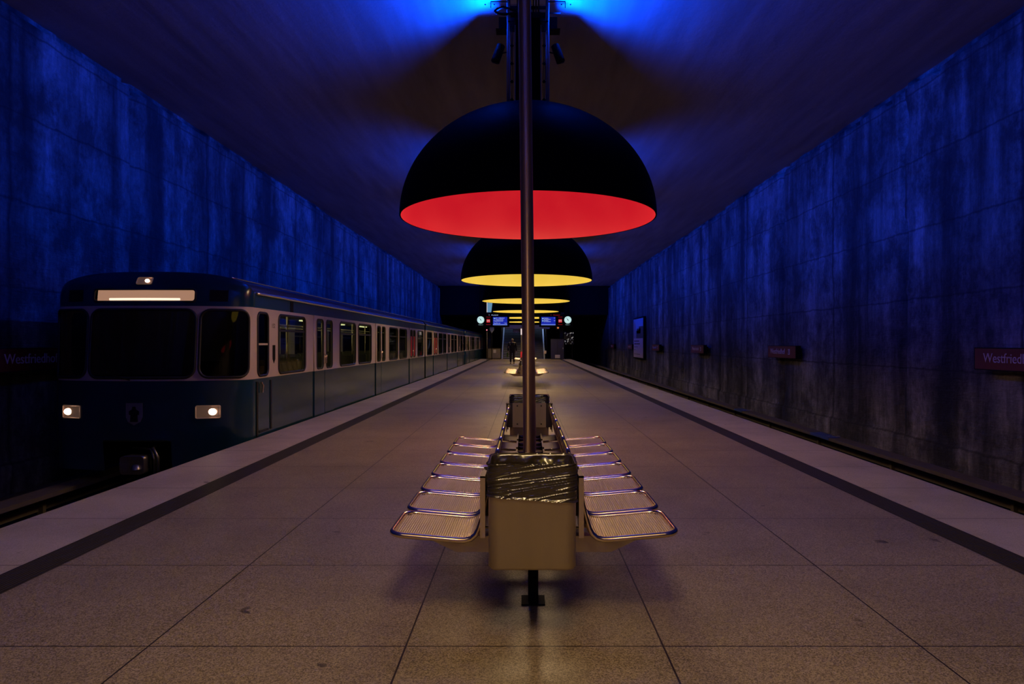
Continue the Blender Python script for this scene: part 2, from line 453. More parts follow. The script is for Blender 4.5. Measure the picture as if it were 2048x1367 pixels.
def panel(name, outer, holes, th, fn, mats, parent=None):
    """flat sheet with holes; fn maps (a, b, t) to 3-D"""
    cu = bpy.data.curves.new('tmp', 'CURVE'); cu.dimensions = '2D'; cu.fill_mode = 'BOTH'; cu.extrude = th / 2
    for pts in [outer] + holes:
        sp = cu.splines.new('POLY'); sp.points.add(len(pts) - 1)
        for q, p in zip(sp.points, pts): q.co = (p[0], p[1], 0, 1)
        sp.use_cyclic_u = True
    o = bpy.data.objects.new('tmp', cu); COL.objects.link(o)
    dg = bpy.context.evaluated_depsgraph_get(); dg.update()
    me = bpy.data.meshes.new_from_object(o.evaluated_get(dg))
    bpy.data.objects.remove(o); bpy.data.curves.remove(cu)
    for v in me.vertices: v.co = fn(v.co.x, v.co.y, v.co.z)
    me.materials.clear(); me.materials.append(mats)
    bm = bmesh.new(); bm.from_mesh(me)
    bmesh.ops.remove_doubles(bm, verts=bm.verts, dist=1e-5)
    bmesh.ops.recalc_face_normals(bm, faces=bm.faces); bm.to_mesh(me); bm.free()
    me.name = name
    ob = bpy.data.objects.new(name, me); COL.objects.link(ob)
    if parent is not None: ob.parent = parent
    return ob

def text(name, s, size, material, parent=None, loc=(0, 0, 0), rot=(pi / 2, 0, 0), extrude=0.002, align='LEFT', xs=1.0):
    cu = bpy.data.curves.new('tmp', 'FONT'); cu.body = s; cu.size = size; cu.extrude = extrude; cu.align_x = align; cu.resolution_u = 3
    o = bpy.data.objects.new('tmp', cu); COL.objects.link(o)
    dg = bpy.context.evaluated_depsgraph_get(); dg.update()
    me = bpy.data.meshes.new_from_object(o.evaluated_get(dg))
    bpy.data.objects.remove(o); bpy.data.curves.remove(cu)
    for v in me.vertices: v.co.x *= xs
    me.materials.clear(); me.materials.append(material); me.name = name
    ob = bpy.data.objects.new(name, me); COL.objects.link(ob)
    ob.location = loc; ob.rotation_euler = rot
    if parent is not None: ob.parent = parent
    return ob

def tag(o, label=None, cat=None, group=None, kind=None):
    if label: o['label'] = label
    if cat: o['category'] = cat
    if group: o['group'] = group
    if kind: o['kind'] = kind
    return o

def empty(name, loc, label, cat, group=None, rz=0.0):
    o = bpy.data.objects.new(name, None); COL.objects.link(o)
    o.location = loc; o.rotation_euler = (0, 0, rz); o.empty_display_size = 0.1
    return tag(o, label, cat, group)

def copy_tree(o, parent=None):
    c = o.copy(); COL.objects.link(c); c.parent = parent
    for ch in list(o.children): copy_tree(ch, c)
    return c

def dup(root, loc, label, rz=None):
    c = copy_tree(root); c.location = loc; c['label'] = label
    if rz is not None: c.rotation_euler = (0, 0, rz)
    return c

def light(kind, name, parent, loc, power, col, rot=(0, 0, 0), **kw):
    d = bpy.data.lights.new(name, kind); d.energy = power; d.color = col
    for k, v in kw.items(): setattr(d, k, v)
    o = bpy.data.objects.new(name, d); COL.objects.link(o); o.location = loc; o.rotation_euler = rot
    if parent is not None: o.parent = parent
    return o

def PX(px, py, Z):
    """world x, z of an image point at distance Z"""
    return CAM_X + (px - 1050) * Z / F_PX, CAM_Z + (686 - py) * Z / F_PX

# ------------------------------------------------------------------ the setting
def struct(o): return tag(o, kind='structure')
Y0 = -10.0
struct(MB().b2((-3.05, Y0, -0.25), (3.05, YEND, 0)).build('floor', M['floor']))
m = MB()
for sx in (-1, 1):
    m.b2((sx * 3.28, Y0, -0.20), (sx * PH, YEND, 0))
    m.b2((sx * 3.05, Y0, -0.25), (sx * 3.28, YEND, -0.012), 1)
    m.b2((sx * 3.0, Y0, TRACK), (sx * (PH - 0.12), YEND, -0.20), 2)
struct(m.build('floor', [M['coping'], M['groove'], M['dark']]))
for sx, nm in ((-1, 'trim_1'), (1, 'trim_2')):
    m = MB()
    for k in range(9):
        x = sx * (3.055 + 0.0245 * (k + 0.5))
        m.b2((x - 0.0075, Y0, -0.013), (x + 0.0075, YEND, 0.003))
    m.b2((sx * 3.045, Y0, -0.013), (sx * 3.053, YEND, 0.003), 1); m.b2((sx * 3.277, Y0, -0.013), (sx * 3.285, YEND, 0.003), 1)
    struct(m.build(nm, [M['groove'], M['darksteel']]))
m = MB()
m.b2((WL - 0.3, Y0, TRACK - 0.3), (-3.0, 95, TRACK)); m.b2((3.0, Y0, TRACK - 0.3), (WR + 0.3, 95, TRACK))
struct(m.build('floor', M['ballast']))

def wall(name, X, inward):
    ny, nz = 700, 84
    z0, z1 = TRACK, CEIL
    steps = {}
    rnd = random.Random(5 if X > 0 else 11)
    def fn(u, v):
        y = Y0 + u * (YEND + 0.5 - Y0); z = z0 + v * (z1 - z0)
        k = math.floor((y - 0.75) / 6.16)
        if k not in steps: steps[k] = rnd.uniform(-0.05, 0.05)
        d = steps[k]
        yy = (y - 0.75) / 6.16; fr = abs(yy - round(yy)) * 6.16
        rag = 0.10 + 0.10 * noise.noise(Vector((X, y * 2.0, z * 1.3)))
        if fr < rag: d -= 0.13 * (1 - fr / max(rag, 1e-3)) ** 0.5
        d += 0.030 * noise.noise(Vector((X, y * 0.8, z * 0.6)))
        d += 0.020 * noise.noise(Vector((X + 9, y * 3.1, z * 1.1)))
        d += 0.010 * noise.noise(Vector((X + 5, y * 9.0, z * 7.0)))
        if z < -0.40: d += 0.06
        lip = CEIL - 0.14 - 0.10 * noise.noise(Vector((X + 3, y * 1.7, 0))) - 0.05 * noise.noise(Vector((X + 3, y * 6.0, 0)))
        if z > lip: d -= 0.16
        return (X + inward * d, y, z)
    o = MB().grid(fn, ny, nz).build(name, M['wall'])
    # solid backing
    return struct(o)
wall('wall_left', WL, 1)
wall('wall_right', WR, -1)
struct(MB().b2((WL - 0.6, Y0, CEIL), (WR + 0.6, YEND, CEIL + 0.3)).build('ceiling', M['ceil']))
# rear wall behind the photographer closes the hall
struct(MB().b2((WL - 0.3, Y0 - 0.3, TRACK), (WR + 0.3, Y0, CEIL)).build('wall_back', M['dark']))
# far end: dark head wall over the tunnel mouths, tunnel lining
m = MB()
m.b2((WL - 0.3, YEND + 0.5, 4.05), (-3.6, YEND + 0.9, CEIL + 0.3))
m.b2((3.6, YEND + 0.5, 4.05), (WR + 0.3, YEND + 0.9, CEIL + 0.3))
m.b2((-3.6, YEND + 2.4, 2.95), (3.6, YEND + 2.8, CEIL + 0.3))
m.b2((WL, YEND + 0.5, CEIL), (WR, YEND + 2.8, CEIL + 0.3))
struct(m.build('wall_front', M['endblack']))
m = MB()
m.b2((WL - 0.3, YEND + 0.5, TRACK), (WL, 95, 4.05)); m.b2((WR, YEND + 0.5, TRACK), (WR + 0.3, 95, 4.05))
m.b2((-3.62, YEND + 2.8, TRACK), (-3.32, 95, 4.05)); m.b2((3.32, YEND + 2.8, TRACK), (3.62, 95, 4.05))
m.b2((WL - 0.3, YEND + 0.9, 4.05), (-3.3, 95, 4.3)); m.b2((3.3, YEND + 0.9, 4.05), (WR + 0.3, 95, 4.3))
m.b2((WL - 0.3, 94.7, TRACK), (-3.3, 95, 4.05)); m.b2((3.3, 94.7, TRACK), (WR + 0.3, 95, 4.05))
m.b2((-3.05, YEND, -1.0), (3.05, YEND + 2.4, 0)); m.b2((-PH, YEND, -1.0), (PH, YEND + 1.2, 0))
struct(m.build('wall_tunnel', M['dark']))

# running rails, conductor rail covers and cable ducts
def rails(side, labels):
    for q, off in enumerate((0.78, 2.22)):
        x = side * (PH + off)
        m = MB()
        m.b2((x - 0.065, Y0 + .3, TRACK), (x + 0.065, 94, TRACK + 0.02)); m.b2((x - 0.01, Y0 + .3, TRACK + 0.02), (x + 0.01, 94, TRACK + 0.12))
        m.b2((x - 0.034, Y0 + .3, TRACK + 0.12), (x + 0.034, 94, TRACK + 0.15))
        tag(m.build('running_rail', M['railsteel']), labels[q], 'rail', 'running rails')
rails(1, ('steel running rail beside the right platform edge', 'steel running rail nearer the right wall'))
rails(-1, ('steel running rail under the near side of the train', 'steel running rail under the far side of the train'))
for side, X, nm in ((1, WR, 'right'), (-1, WL, 'left')):
    m = MB()
    a, b = 6.50, 6.82
    m.b2((side * a, Y0 + .3, -0.67), (side * b, 94, -0.61)); m.b2((side * (b - .04), Y0 + .3, -0.90), (side * b, 94, -0.67))
    y = Y0 + 1
    while y < 92:
        m.b2((side * (b - .10), y, TRACK), (side * (b - 0.02), y + 0.06, -0.67)); y += 3.0
    tag(m.build('conductor_rail_cover', M['duct']), 'low grey conductor rail cover along the %s track' % nm, 'rail cover', 'conductor rail covers')
    m = MB().b2((side * 7.12, Y0 + .3, TRACK), (X - side * 0.12, YEND, -0.84))
    struct(m.build('baseboard_' + nm, M['duct']))
for k, (Z, w_) in enumerate(((14.0, 0.9), (19.6, 0.7))):
    o = MB().b2((6.49, Z, -0.66), (6.50 - 0.012, Z + w_, -0.60)).b2((6.49, Z, -0.61), (6.74, Z + w_, -0.603)).build('track_marker', M['bluesign'])
    t = text('lettering', 'V 120', 0.12, M['lettering'], o, (6.56, Z + w_ * 0.2, -0.602), (0, 0, 0), 0.001)
    tag(o, ('nearer' if k == 0 else 'farther') + ' small blue marker lying on the right conductor rail cover', 'marker', 'blue track markers')

# ------------------------------------------------------------------ dome lamps on their ceiling towers
RIM_R, DOME_H = 1.9, 1.65
def ell(r, h, n=28, top=0.0):
    return [(r * cos(i * pi / 2 / n) if i < n else top, h * sin(i * pi / 2 / n)) for i in range(n + 1)]

def make_dome(y, rz, liner_mat, label):
    """lamp root stands at rim level"""
    root = empty('dome_lamp', (0, y, rz), label, 'lamp', 'giant dome lamps in a row over the platform')
    m = MB().lathe(ell(RIM_R, DOME_H), 96).lathe([(RIM_R, 0), (RIM_R - 0.012, -0.008), (RIM_R - 0.02, 0.0)], 96)
    sh = m.build('lamp_shade', M['shade'], root)
    MB().lathe(ell(RIM_R - 0.02, DOME_H - 0.03), 96).build('shade_lining', liner_mat, root)
    # lamp bodies high inside the dome
    m = MB().lathe([(0, 1.25), (0.16, 1.25), (0.16, 0.95), (0.22, 0.86), (0.22, 0.84), (0.0, 0.88)], 32)
    m.tube([(0, 0, 1.3), (0, 0, 1.64)], 0.03, 8)
    m.build('lamp_holder', M['tower'], root)
    H = CEIL - rz
    top = H - 0.02
    for sx in (-1, 1):
        for sy in (-1, 1):
            z0 = DOME_H * sqrt(1 - (0.293 ** 2 + 0.13 ** 2) / RIM_R ** 2) - 0.01
            MB().tube([(sx * 0.293, sy * 0.13, z0), (sx * 0.293, sy * 0.13, top)], 0.024, 12).build('tower_rail', M['tower'], root)
        m = MB()
        m.b2((sx * 0.186, -0.06, DOME_H - 0.02), (sx * 0.194, 0.06, H - 0.48))
        m.b2((sx * 0.186, -0.066, DOME_H - 0.02), (sx * 0.200, -0.056, H - 0.48))
        m.build('tower_edge_strip', M['tower'], root)
        # cables with collars between rail and core
        for cx in (0.232, 0.252):
            m = MB()
            pts = [(sx * (cx + 0.006 * sin(t * 9 + cx * 90)), 0.0, DOME_H - 0.03 + t * (H - DOME_H - 0.35)) for t in [i / 14 for i in range(15)]]
            m.tube(pts, 0.0055, 6).build('cable', M['black'], root)
        m = MB()
        for k in range(5):
            z = DOME_H + 0.14 + k * (H - DOME_H - 0.55) / 4.4
            m.b2((sx * 0.215, -0.012, z), (sx * 0.268, 0.012, z + 0.014)); m.tube([(sx * 0.242, 0, z - 0.01), (sx * 0.242, 0, z + 0.03)], 0.014, 8).build('cable_clamp', M['black'], root)
            m = MB()
        # short arm with a black spot head, tilted outwards
        sp = MB()
        d = Vector((sx * 0.34, 0, -0.94)).normalized()
        c = Vector((sx * 0.445, -0.05, H - 0.92))
        p = [c - d * 0.135, c - d * 0.125, c + d * 0.10, c + d * 0.135, c + d * 0.135]
        sp.tube(p, [0.045, 0.062, 0.066, 0.066, 0.052], 20)
        sp.tube([(sx * 0.30, -0.10, H - 0.92), (sx * 0.39, -0.05, H - 0.92)], 0.009, 6)
        so = sp.build('spot_head', M['black'], root)
        # blue floodlight near the ceiling: hood plates added to shade dome and lower wall
        fl = MB()
        fl.b2((sx * 0.326, -0.10, H - 0.575), (sx * 0.480, 0.10, H - 0.568))
        for sy in (-1, 1): fl.b2((sx * 0.315, sy * 0.093, H - 0.575), (sx * 0.435, sy * 0.10, H - 0.40))
        fo = fl.build('added_floodlight_hood', M['black'], root)
        # bracket arm under the ceiling
        m = MB()
        m.b2((sx * 0.30, -0.17, H - 0.215), (sx * 0.555, -0.16, H - 0.20)); m.b2((sx * 0.545, -0.17, H - 0.30), (sx * 0.555, -0.16, H - 0.20))
        m.build('bracket_arm', M['black'], root)
        MB().b2((sx * 0.30, 0.16, H - 0.215), (sx * 0.50, 0.17, H - 0.20)).build('bracket_arm', M['black'], root)
    m = MB(); m.b2((-0.19, -0.05, DOME_H - 0.02), (0.19, 0.05, H - 0.30))
    m.build('tower_core', M['shade'], root)
    m = MB()
    m.b2((-0.33, -0.155, H - 0.16), (0.33, -0.125, H - 0.12)); m.b2((-0.33, 0.125, H - 0.16), (0.33, 0.155, H - 0.12))
    m.b2((-0.30, -0.16, H - 0.50), (-0.18, 0.16, H - 0.485)); m.b2((0.18, -0.16, H - 0.50), (0.30, 0.16, H - 0.485))
    for k in range(9):
        x = -0.16 + k * 0.04
        m.b2((x - 0.008, -0.12, H - 0.34), (x + 0.008, 0.12, H - 0.0))
    m.box((0, 0, H - 0.38), (0.52, 0.24, 0.08))
    m.build('tower_crosshead', M['black'], root)
    m = MB(); m.b2((-0.42, -0.28, H - 0.012), (0.42, 0.28, H - 0.0005))
    m.build('ceiling_plate', M['tower'], root)
    for sx in (-1, 1):
        for px_ in (0.52, 0.66):
            for py_ in (-0.05, 0.12, 0.30):
                MB().tube([(sx * px_, py_, H - 0.012), (sx * px_, py_, H - 0.0005)], 0.011, 8).build('anchor_bolt', M['black'], root)
    # ribbed flexible conduit loop
    m = MB()
    pts = []
    for i in range(29):
        a = i / 28
        if a < 0.5: pts.append((-0.20 - 0.26 * (a * 2), -0.14, H - 0.36 - 0.02 * sin(a * 2 * pi) ))
        else:
            b_ = (a - 0.5) * 2
            pts.append((-0.46 + 0.30 * b_ if b_ > 0.15 else -0.46 - 0.03 * sin(b_ / 0.15 * pi), -0.14, H - 0.36 + 0.115 * min(1, b_ * 4) - 0.09 * b_))
    m.tube(pts, 0.018, 8)
    for i in range(0, 28):
        p = Vector(pts[i]); q = Vector(pts[i + 1]); m.tube([p, p + (q - p) * 0.4], 0.022, 8)
    m.build('cable_loop', M['black'], root)
    light('SPOT', 'downlight', root, (0, 0, 0.72), WARM_W, (1.0, 0.69, 0.36), (0, 0, 0), spot_size=radians(156), spot_blend=0.35, shadow_soft_size=0.50)
    for sx in (-1, 1):
        # aimed outwards and a little upwards
        d = Vector((sx * cos(radians(3)), 0, sin(radians(3))))
        q = d.to_track_quat('-Z', 'Y').to_euler()
        light('SPOT', 'blue_uplight', root, (sx * 0.345, 0.0, H - 0.50), BLUE_W, (0.0, 0.050, 1.0), q, spot_size=radians(160), spot_blend=0.5, shadow_soft_size=0.03)
    return root

DL = ['red-lit dome lamp farthest back, behind the photographer', 'yellow-lit dome lamp right above the photographer, out of the picture',
      'nearest giant dome lamp, dark outside and glowing red inside',
      'dome lamp glowing yellow inside, directly behind the red one',
      'yellow dome lamp, third in the row after the red one',
      'yellow dome lamp, fourth in the row, just above the departure boards',
      'yellow dome lamp seen between the departure boards, upper of two strips',
      'farthest yellow dome lamp, lower strip seen between the departure boards']
red = make_dome(DOMES[2], 3.29, M['red_liner'], DL[2])
yel = make_dome(DOMES[3], 3.24, M['yel_liner'], DL[3])
for i in (4, 5, 6, 7):
    dup(yel, (0, DOMES[i], 3.24), DL[i])
dup(red, (0, DOMES[0], 3.29), DL[0])
dup(yel, (0, DOMES[1], 3.24), DL[1])

# ------------------------------------------------------------------ bench rows
def seat_profile():
    """(u outwards, z) from top of the backrest to the outer seat edge, by arc length"""
    key = [(0.205, 0.805), (0.212, 0.77), (0.236, 0.66), (0.262, 0.55), (0.285, 0.485), (0.315, 0.452), (0.36, 0.443), (0.45, 0.449), (0.60, 0.462), (0.725, 0.473)]
    pts = []
    n = len(key)
    for i in range(n - 1):
        p0 = key[max(i - 1, 0)]; p1 = key[i]; p2 = key[i + 1]; p3 = key[min(i + 2, n - 1)]
        for t in [k / 8 for k in range(8)]:
            pts.append(tuple(0.5 * ((2 * p1[q]) + (-p0[q] + p2[q]) * t + (2 * p0[q] - 5 * p1[q] + 4 * p2[q] - p3[q]) * t * t + (-p0[q] + 3 * p1[q] - 3 * p2[q] + p3[q]) * t ** 3) for q in (0, 1)))
    pts.append(key[-1])
    acc = [0.0]
    for a, b in zip(pts, pts[1:]): acc.append(acc[-1] + math.hypot(b[0] - a[0], b[1] - a[1]))
    return pts, acc
PROF, ACC = seat_profile()
LEN = ACC[-1]
def prof(s):
    s = max(0, min(LEN, s))
    for i in range(len(ACC) - 1):
        if ACC[i + 1] >= s:
            t = (s - ACC[i]) / (ACC[i + 1] - ACC[i])
            return (PROF[i][0] + (PROF[i + 1][0] - PROF[i][0]) * t, PROF[i][1] + (PROF[i + 1][1] - PROF[i][1]) * t)
    return PROF[-1]

SW = 0.432   # seat width along the row
def seat_meshes():
    # frame loop in (s, y)
    r = 0.068
    loop = []
    base = rrect(LEN, SW, r, 6)
    for i, p in enumerate(base):
        q = base[(i + 1) % len(base)]
        d = math.hypot(q[0] - p[0], q[1] - p[1])
        k = max(1, int(d / 0.03)) if d > 0.05 else 1
        for j in range(k):
            loop.append((p[0] + (q[0] - p[0]) * j / k, p[1] + (q[1] - p[1]) * j / k))
    fr = MB()
    pts = []
    for s_, y in loop:
        u, z = prof(s_ + LEN / 2)
        pts.append((u, y, z))
    fr.tube(pts, 0.0138, 12, closed=True)
    # wire sheet
    wr = MB()
    n = 33
    for k in range(n):
        s_ = 0.022 + (LEN - 0.044) * 0
    ny = 24
    for k in range(ny):
        y = -SW / 2 + 0.022 + (SW - 0.044) * k / (ny - 1)
        line = []
        steps = 26
        ins = 0.014 if abs(y) < SW / 2 - 0.055 else 0.040
        for j in range(steps + 1):
            u, z = prof(ins + (LEN - 2 * ins) * j / steps)
            line.append((u, y, z - 0.003))
        wr.tube(line, 0.0013, 4, caps=False, smooth=False)
    ns = 66
    for k in range(ns):
        s_ = 0.02 + (LEN - 0.04) * k / (ns - 1)
        u, z = prof(s_)
        e = SW / 2 - (0.014 if 0.06 < s_ < LEN - 0.06 else 0.036)
        wr.tube([(u, -e, z), (u, e, z)], 0.0030, 4, caps=False, smooth=False)
    return fr.mesh('seat_frame', M['chrome']), wr.mesh('wire_mesh', M['wire'])
SEAT_ME, WIRE_ME = seat_meshes()

def make_bench(y0, label, n=7, pitch=0.487):
    root = empty('platform_bench', (0, y0, 0), label, 'bench', 'steel mesh bench rows along the middle of the platform')
    Lb = n * pitch
    for sx in (-1, 1):
        for k in range(n):
            o = bpy.data.objects.new('seat', SEAT_ME); COL.objects.link(o); o.parent = root
            o.location = (0, SW / 2 + k * pitch, 0 if sx > 0 else -0.004)
            o.rotation_euler = (0, 0, 0 if sx > 0 else pi)
            wv = bpy.data.objects.new('wire_mesh', WIRE_ME); COL.objects.link(wv); wv.parent = o
    # cross pieces: tubes with dark side plates, one per seat
    for k in range(n):
        yc = SW / 2 + k * pitch
        m = MB()
        for dy in (-0.10, 0.10):
            m.tube([(-0.112, yc + dy, 0.492), (0.112, yc + dy, 0.492)], 0.019, 12)
        for sx in (-1, 1):
            m.b2((sx * 0.108, yc - 0.19, 0.455), (sx * 0.122, yc + 0.19, 0.515), 1)
            m.prism([(0.12, 0.498), (0.262, 0.510), (0.262, 0.500), (0.12, 0.488)], lambda p, h, sx=sx: (sx * p[0], yc + h, p[1]), -0.21, 0.15, 1)
            m.tube([(sx * 0.12, yc - 0.215, 0.496), (sx * 0.262, yc - 0.215, 0.508)], 0.005, 6)
        m.build('crossbar', [M['steel'], M['darksteel']], root)
    # carrying beam, trapezoid cross plates and pedestals
    MB().b2((-0.045, 0.05, 0.345), (0.045, Lb + 0.13, 0.425)).build('beam', M['binsteel'], root)
    for yy in (0.10, 1.2, 2.2, Lb - 0.16):
        m = MB().prism([(-0.40, 0.35), (0.40, 0.35), (0.56, 0.425), (0.56, 0.437), (-0.56, 0.437), (-0.56, 0.425)], lambda p, h: (p[0], yy + h, p[1]), -0.006, 0.006)
        m.b2((-0.34, yy - 0.03, 0.434), (0.34, yy + 0.03, 0.440))
        for sx in (-1, 1):
            m.b2((sx * 0.36, yy - 0.035, 0.418), (sx * 0.46, yy + 0.035, 0.432))
        m.build('cross_plate', M['binsteel'], root)
    for yy in (0.34, Lb - 0.40):
        m = MB().b2((-0.028, yy - 0.028, 0.008), (0.028, yy + 0.028, 0.35)).b2((-0.065, yy - 0.065, 0), (0.065, yy + 0.065, 0.008))
        m.b2((-0.06, yy - 0.055, 0.33), (0.06, yy + 0.055, 0.345))
        m.build('leg', M['black'], root)  # black so the shade under the bench is in the colour
    return root

B1 = make_bench(3.27, 'nearest double row of steel mesh seats around the tall pole')
dup(B1, (0, 21.15, 0), 'second steel mesh bench down the platform, seats shining pale under a lamp')
dup(B1, (0, 39.6, 0), 'farthest dark steel bench, just right of the walking person')

# ------------------------------------------------------------------ litter bins hooked on the bench ends
def make_bin(loc, label, rz=0.0, seed=0):
    root = empty('litter_bin', loc, label, 'litter bin', 'litter bins at the bench ends', rz)
    W, D, z0, z1, r = 0.41, 0.30, 0.378, 0.868, 0.045
    def loop(t, z, grow=0.0):
        base = rrect(W + 2 * grow, D + 2 * grow, r + grow, 8)
        # by arc length
        P_ = base + [base[0]]
        acc = [0.0]
        for a, b in zip(P_, P_[1:]): acc.append(acc[-1] + math.hypot(b[0] - a[0], b[1] - a[1]))
        s = (t % 1.0) * acc[-1]
        for i in range(len(acc) - 1):
            if acc[i + 1] >= s:
                q = (s - acc[i]) / max(1e-9, acc[i + 1] - acc[i])
                x = P_[i][0] + (P_[i + 1][0] - P_[i][0]) * q; y = P_[i][1] + (P_[i + 1][1] - P_[i][1]) * q
                n = Vector((x - max(-W / 2 + r, min(W / 2 - r, x)), y - max(-D / 2 + r, min(D / 2 - r, y)), 0))
                if n.length < 1e-6: n = Vector((0, 1 if y > 0 else -1, 0))
                return Vector((x, y, z)), n.normalized()
    m = MB()
    prof_ = [(z0 + 0.0, -0.012), (z0 + 0.012, 0.0), (z1 - 0.01, 0.0), (z1, 0.003), (z1, -0.004), (z0 + 0.02, -0.006)]
    def fb(u, v):
        k = v * (len(prof_) - 1); i = int(round(k))
        p, n = loop(u, prof_[i][0]); return p + n * prof_[i][1]
    m.grid(fb, 96, len(prof_) - 1, wrap=True)
    m.b2((-W / 2 + 0.02, -D / 2 + 0.02, z0 - 0.0), (W / 2 - 0.02, D / 2 - 0.02, z0 + 0.006))
    m.build('bin_body', M['binsteel'], root)
    # plastic bag: sleeve folded over the rim, and the sagging inside
    g = MB()
    def crease(t, h):
        """stretched diagonal creases: t around, h down from the rim in metres"""
        a = t * 1.42
        y_ = h * 60 + a * 9.0
        s1 = noise.noise(Vector((a * 2.2 + seed, y_ * 1.0, 1.3)))
        s2 = noise.noise(Vector((a * 6.0 + seed, y_ * 2.1, 7.7)))
        d = max(0, 1 - abs(s1) * 7) * 0.0058 + max(0, 1 - abs(s2) * 6) * 0.0028
        return d
    def fo(u, v):
        low = 0.165 + 0.016 * sin(2 * pi * u + 2.2) + 0.006 * noise.noise(Vector((u * 30, 3, seed)))
        h = v * low
        p, n = loop(u, z1 + 0.004 - h)
        c = crease(u, h)
        edge = 0.004 if v < 0.94 else 0.004 + 0.006 * (v - 0.94) / 0.06
        return p + n * (edge + c)
    g.grid(fo, 340, 70, wrap=True)
    def fi(u, v):
        p, n = loop(u, z1 + 0.004)
        p = Vector((p.x * (1 - 0.05 * v) - n.x * 0.006, p.y * (1 - 0.25 * v) - n.y * 0.006, p.z))
        if v < 0.02: p = loop(u, z1 + 0.004)[0] + loop(u, z1)[1] * 0.004
        k = noise.noise(Vector((u * 22 + seed, v * 4, 2))) * 0.014 + noise.noise(Vector((u * 60 + seed, v * 10, 5))) * 0.006
        return p + n * k * min(1, v * 3) + Vector((0, 0, -0.16 * v))
    g.grid(fi, 200, 24, wrap=True)
    def fm(u, v):
        a = 2 * pi * u; x = W * 0.49 * v * cos(a) * 1.05; y = D * 0.40 * v * sin(a) * 1.05
        z = z1 - 0.17 + 0.05 * noise.noise(Vector((x * 11 + seed, y * 11, 4))) + 0.02 * noise.noise(Vector((x * 40, y * 40, 4)))
        return (x, y, z)
    g.grid(fm, 120, 24, wrap=True)
    g.build('bin_bag', M['bag'], root)
    # holder: side cheeks, back plate with four bolts, arm to the bench, bottom post
    h = MB()
    for sx in (-1, 1):
        h.b2((sx * 0.236, -0.04, 0.50), (sx * 0.242, 0.17, 0.79), 1)
        h.b2((sx * 0.224, -0.05, 0.50), (sx * 0.248, -0.040, 0.795))
        h.b2((sx * 0.224, -0.05, 0.787), (sx * 0.248, 0.10, 0.795), 1)
    h.b2((-0.242, 0.163, 0.55), (0.242, 0.171, 0.80), 1)
    h.build('bin_holder', [M['steel'], M['darksteel']], root)
    bp = MB().b2((-0.175, 0.171, 0.55), (0.175, 0.178, 0.805)).build('back_plate', M['binsteel'], root)
    for sx in (-1, 1):
        for z in (0.585, 0.775):
            MB().tube([(sx * 0.125, 0.178, z), (sx * 0.125, 0.186, z)], [0.009, 0.007], 10).build('bolt', M['darksteel'], bp)
    MB().b2((-0.03, 0.10, 0.37), (0.03, 0.28, 0.40)).b2((-0.035, -0.03, 0.345), (0.035, 0.12, 0.378)).build('bin_bracket', M['darksteel'], root)
    return root
make_bin((-0.0115, 3.03 + 0.125, 0), 'square steel litter bin with a creased black bag, in front of the nearest bench', 0, 3)
make_bin((0.0, 6.98, 0), 'steel litter bin with black bag behind the pole, at the nearest bench', pi, 8)
make_bin((0.0, 20.98, 0), 'litter bin at the front of the second bench down the platform', 0, 5)

# ------------------------------------------------------------------ platform poles
def pole(x, y, lean, label):
    m = MB()
    H = CEIL
    m.tube([(0, 0, 0.012), (-lean * H, 0, H)], 0.0485, 32)
    o = m.build('pole', M['polesteel'], None, (x, y, 0))
    m = MB().lathe([(0.10, 0), (0.10, 0.012), (0.055, 0.016), (0.0490, 0.05)], 32).add([], [])
    m.build('pole_base', M['darksteel'], o)
    MB().lathe([(0.0486, H - 0.06), (0.09, H - 0.03), (0.09, H - 0.001)], 32, (-lean * H, 0, 0)).build('pole_collar', M['darksteel'], o)
    return tag(o, label, 'pole', 'steel poles through the benches')
pole(-0.002, 4.95, 0.0117, 'tall polished steel pole rising from the nearest bench, in front of the red lamp')
pole(0.0, 22.85, 0.0, 'steel pole at the second bench, hidden behind the nearest pole')

# ------------------------------------------------------------------ the train
XC, HW = -5.615, 1.45
CAR_L = 17.33
Z_BOT, Z_C0, Z_C1, Z_GUT, Z_ROOF = -0.42, 0.885, 1.975, 2.19, 2.49
def front_plan():
    """plan curve of the cab front from centre to the flank: x, y by arc length"""
    pts = []
    for i in range(41):
        x = 1.17 * i / 40; pts.append((x, 0.20 * (x / 1.17) ** 2))
    # corner arc into the flank
    x0, y0 = pts[-1]; sl = 2 * 0.20 / 1.17
    a0 = atan2(sl, 1)
    # bezier corner
    P0 = Vector((x0, y0)); P3 = Vector((HW, 0.56)); t0 = Vector((cos(a0), sin(a0)))
    P1 = P0 + t0 * 0.20; P2 = P3 - Vector((0, 1)) * 0.20
    for i in range(1, 19):
        t = i / 18
        p = P0 * (1 - t) ** 3 + P1 * 3 * t * (1 - t) ** 2 + P2 * 3 * t * t * (1 - t) + P3 * t ** 3
        pts.append((p.x, p.y))
    acc = [0.0]
    for a, b in zip(pts, pts[1:]): acc.append(acc[-1] + math.hypot(b[0] - a[0], b[1] - a[1]))
    return pts, acc
FP, FA = front_plan()
FS = FA[-1]
def fplan(s):
    a = min(abs(s), FS)
    for i in range(len(FA) - 1):
        if FA[i + 1] >= a:
            t = (a - FA[i]) / (FA[i + 1] - FA[i]); x = FP[i][0] + (FP[i + 1][0] - FP[i][0]) * t; y = FP[i][1] + (FP[i + 1][1] - FP[i][1]) * t
            break
    else: x, y = FP[-1]
    return (x if s >= 0 else -x), y
def roofz(x):
    return Z_GUT + (Z_ROOF - Z_GUT) * max(0.0, 1 - abs(x / HW) ** 3.2) ** 0.5
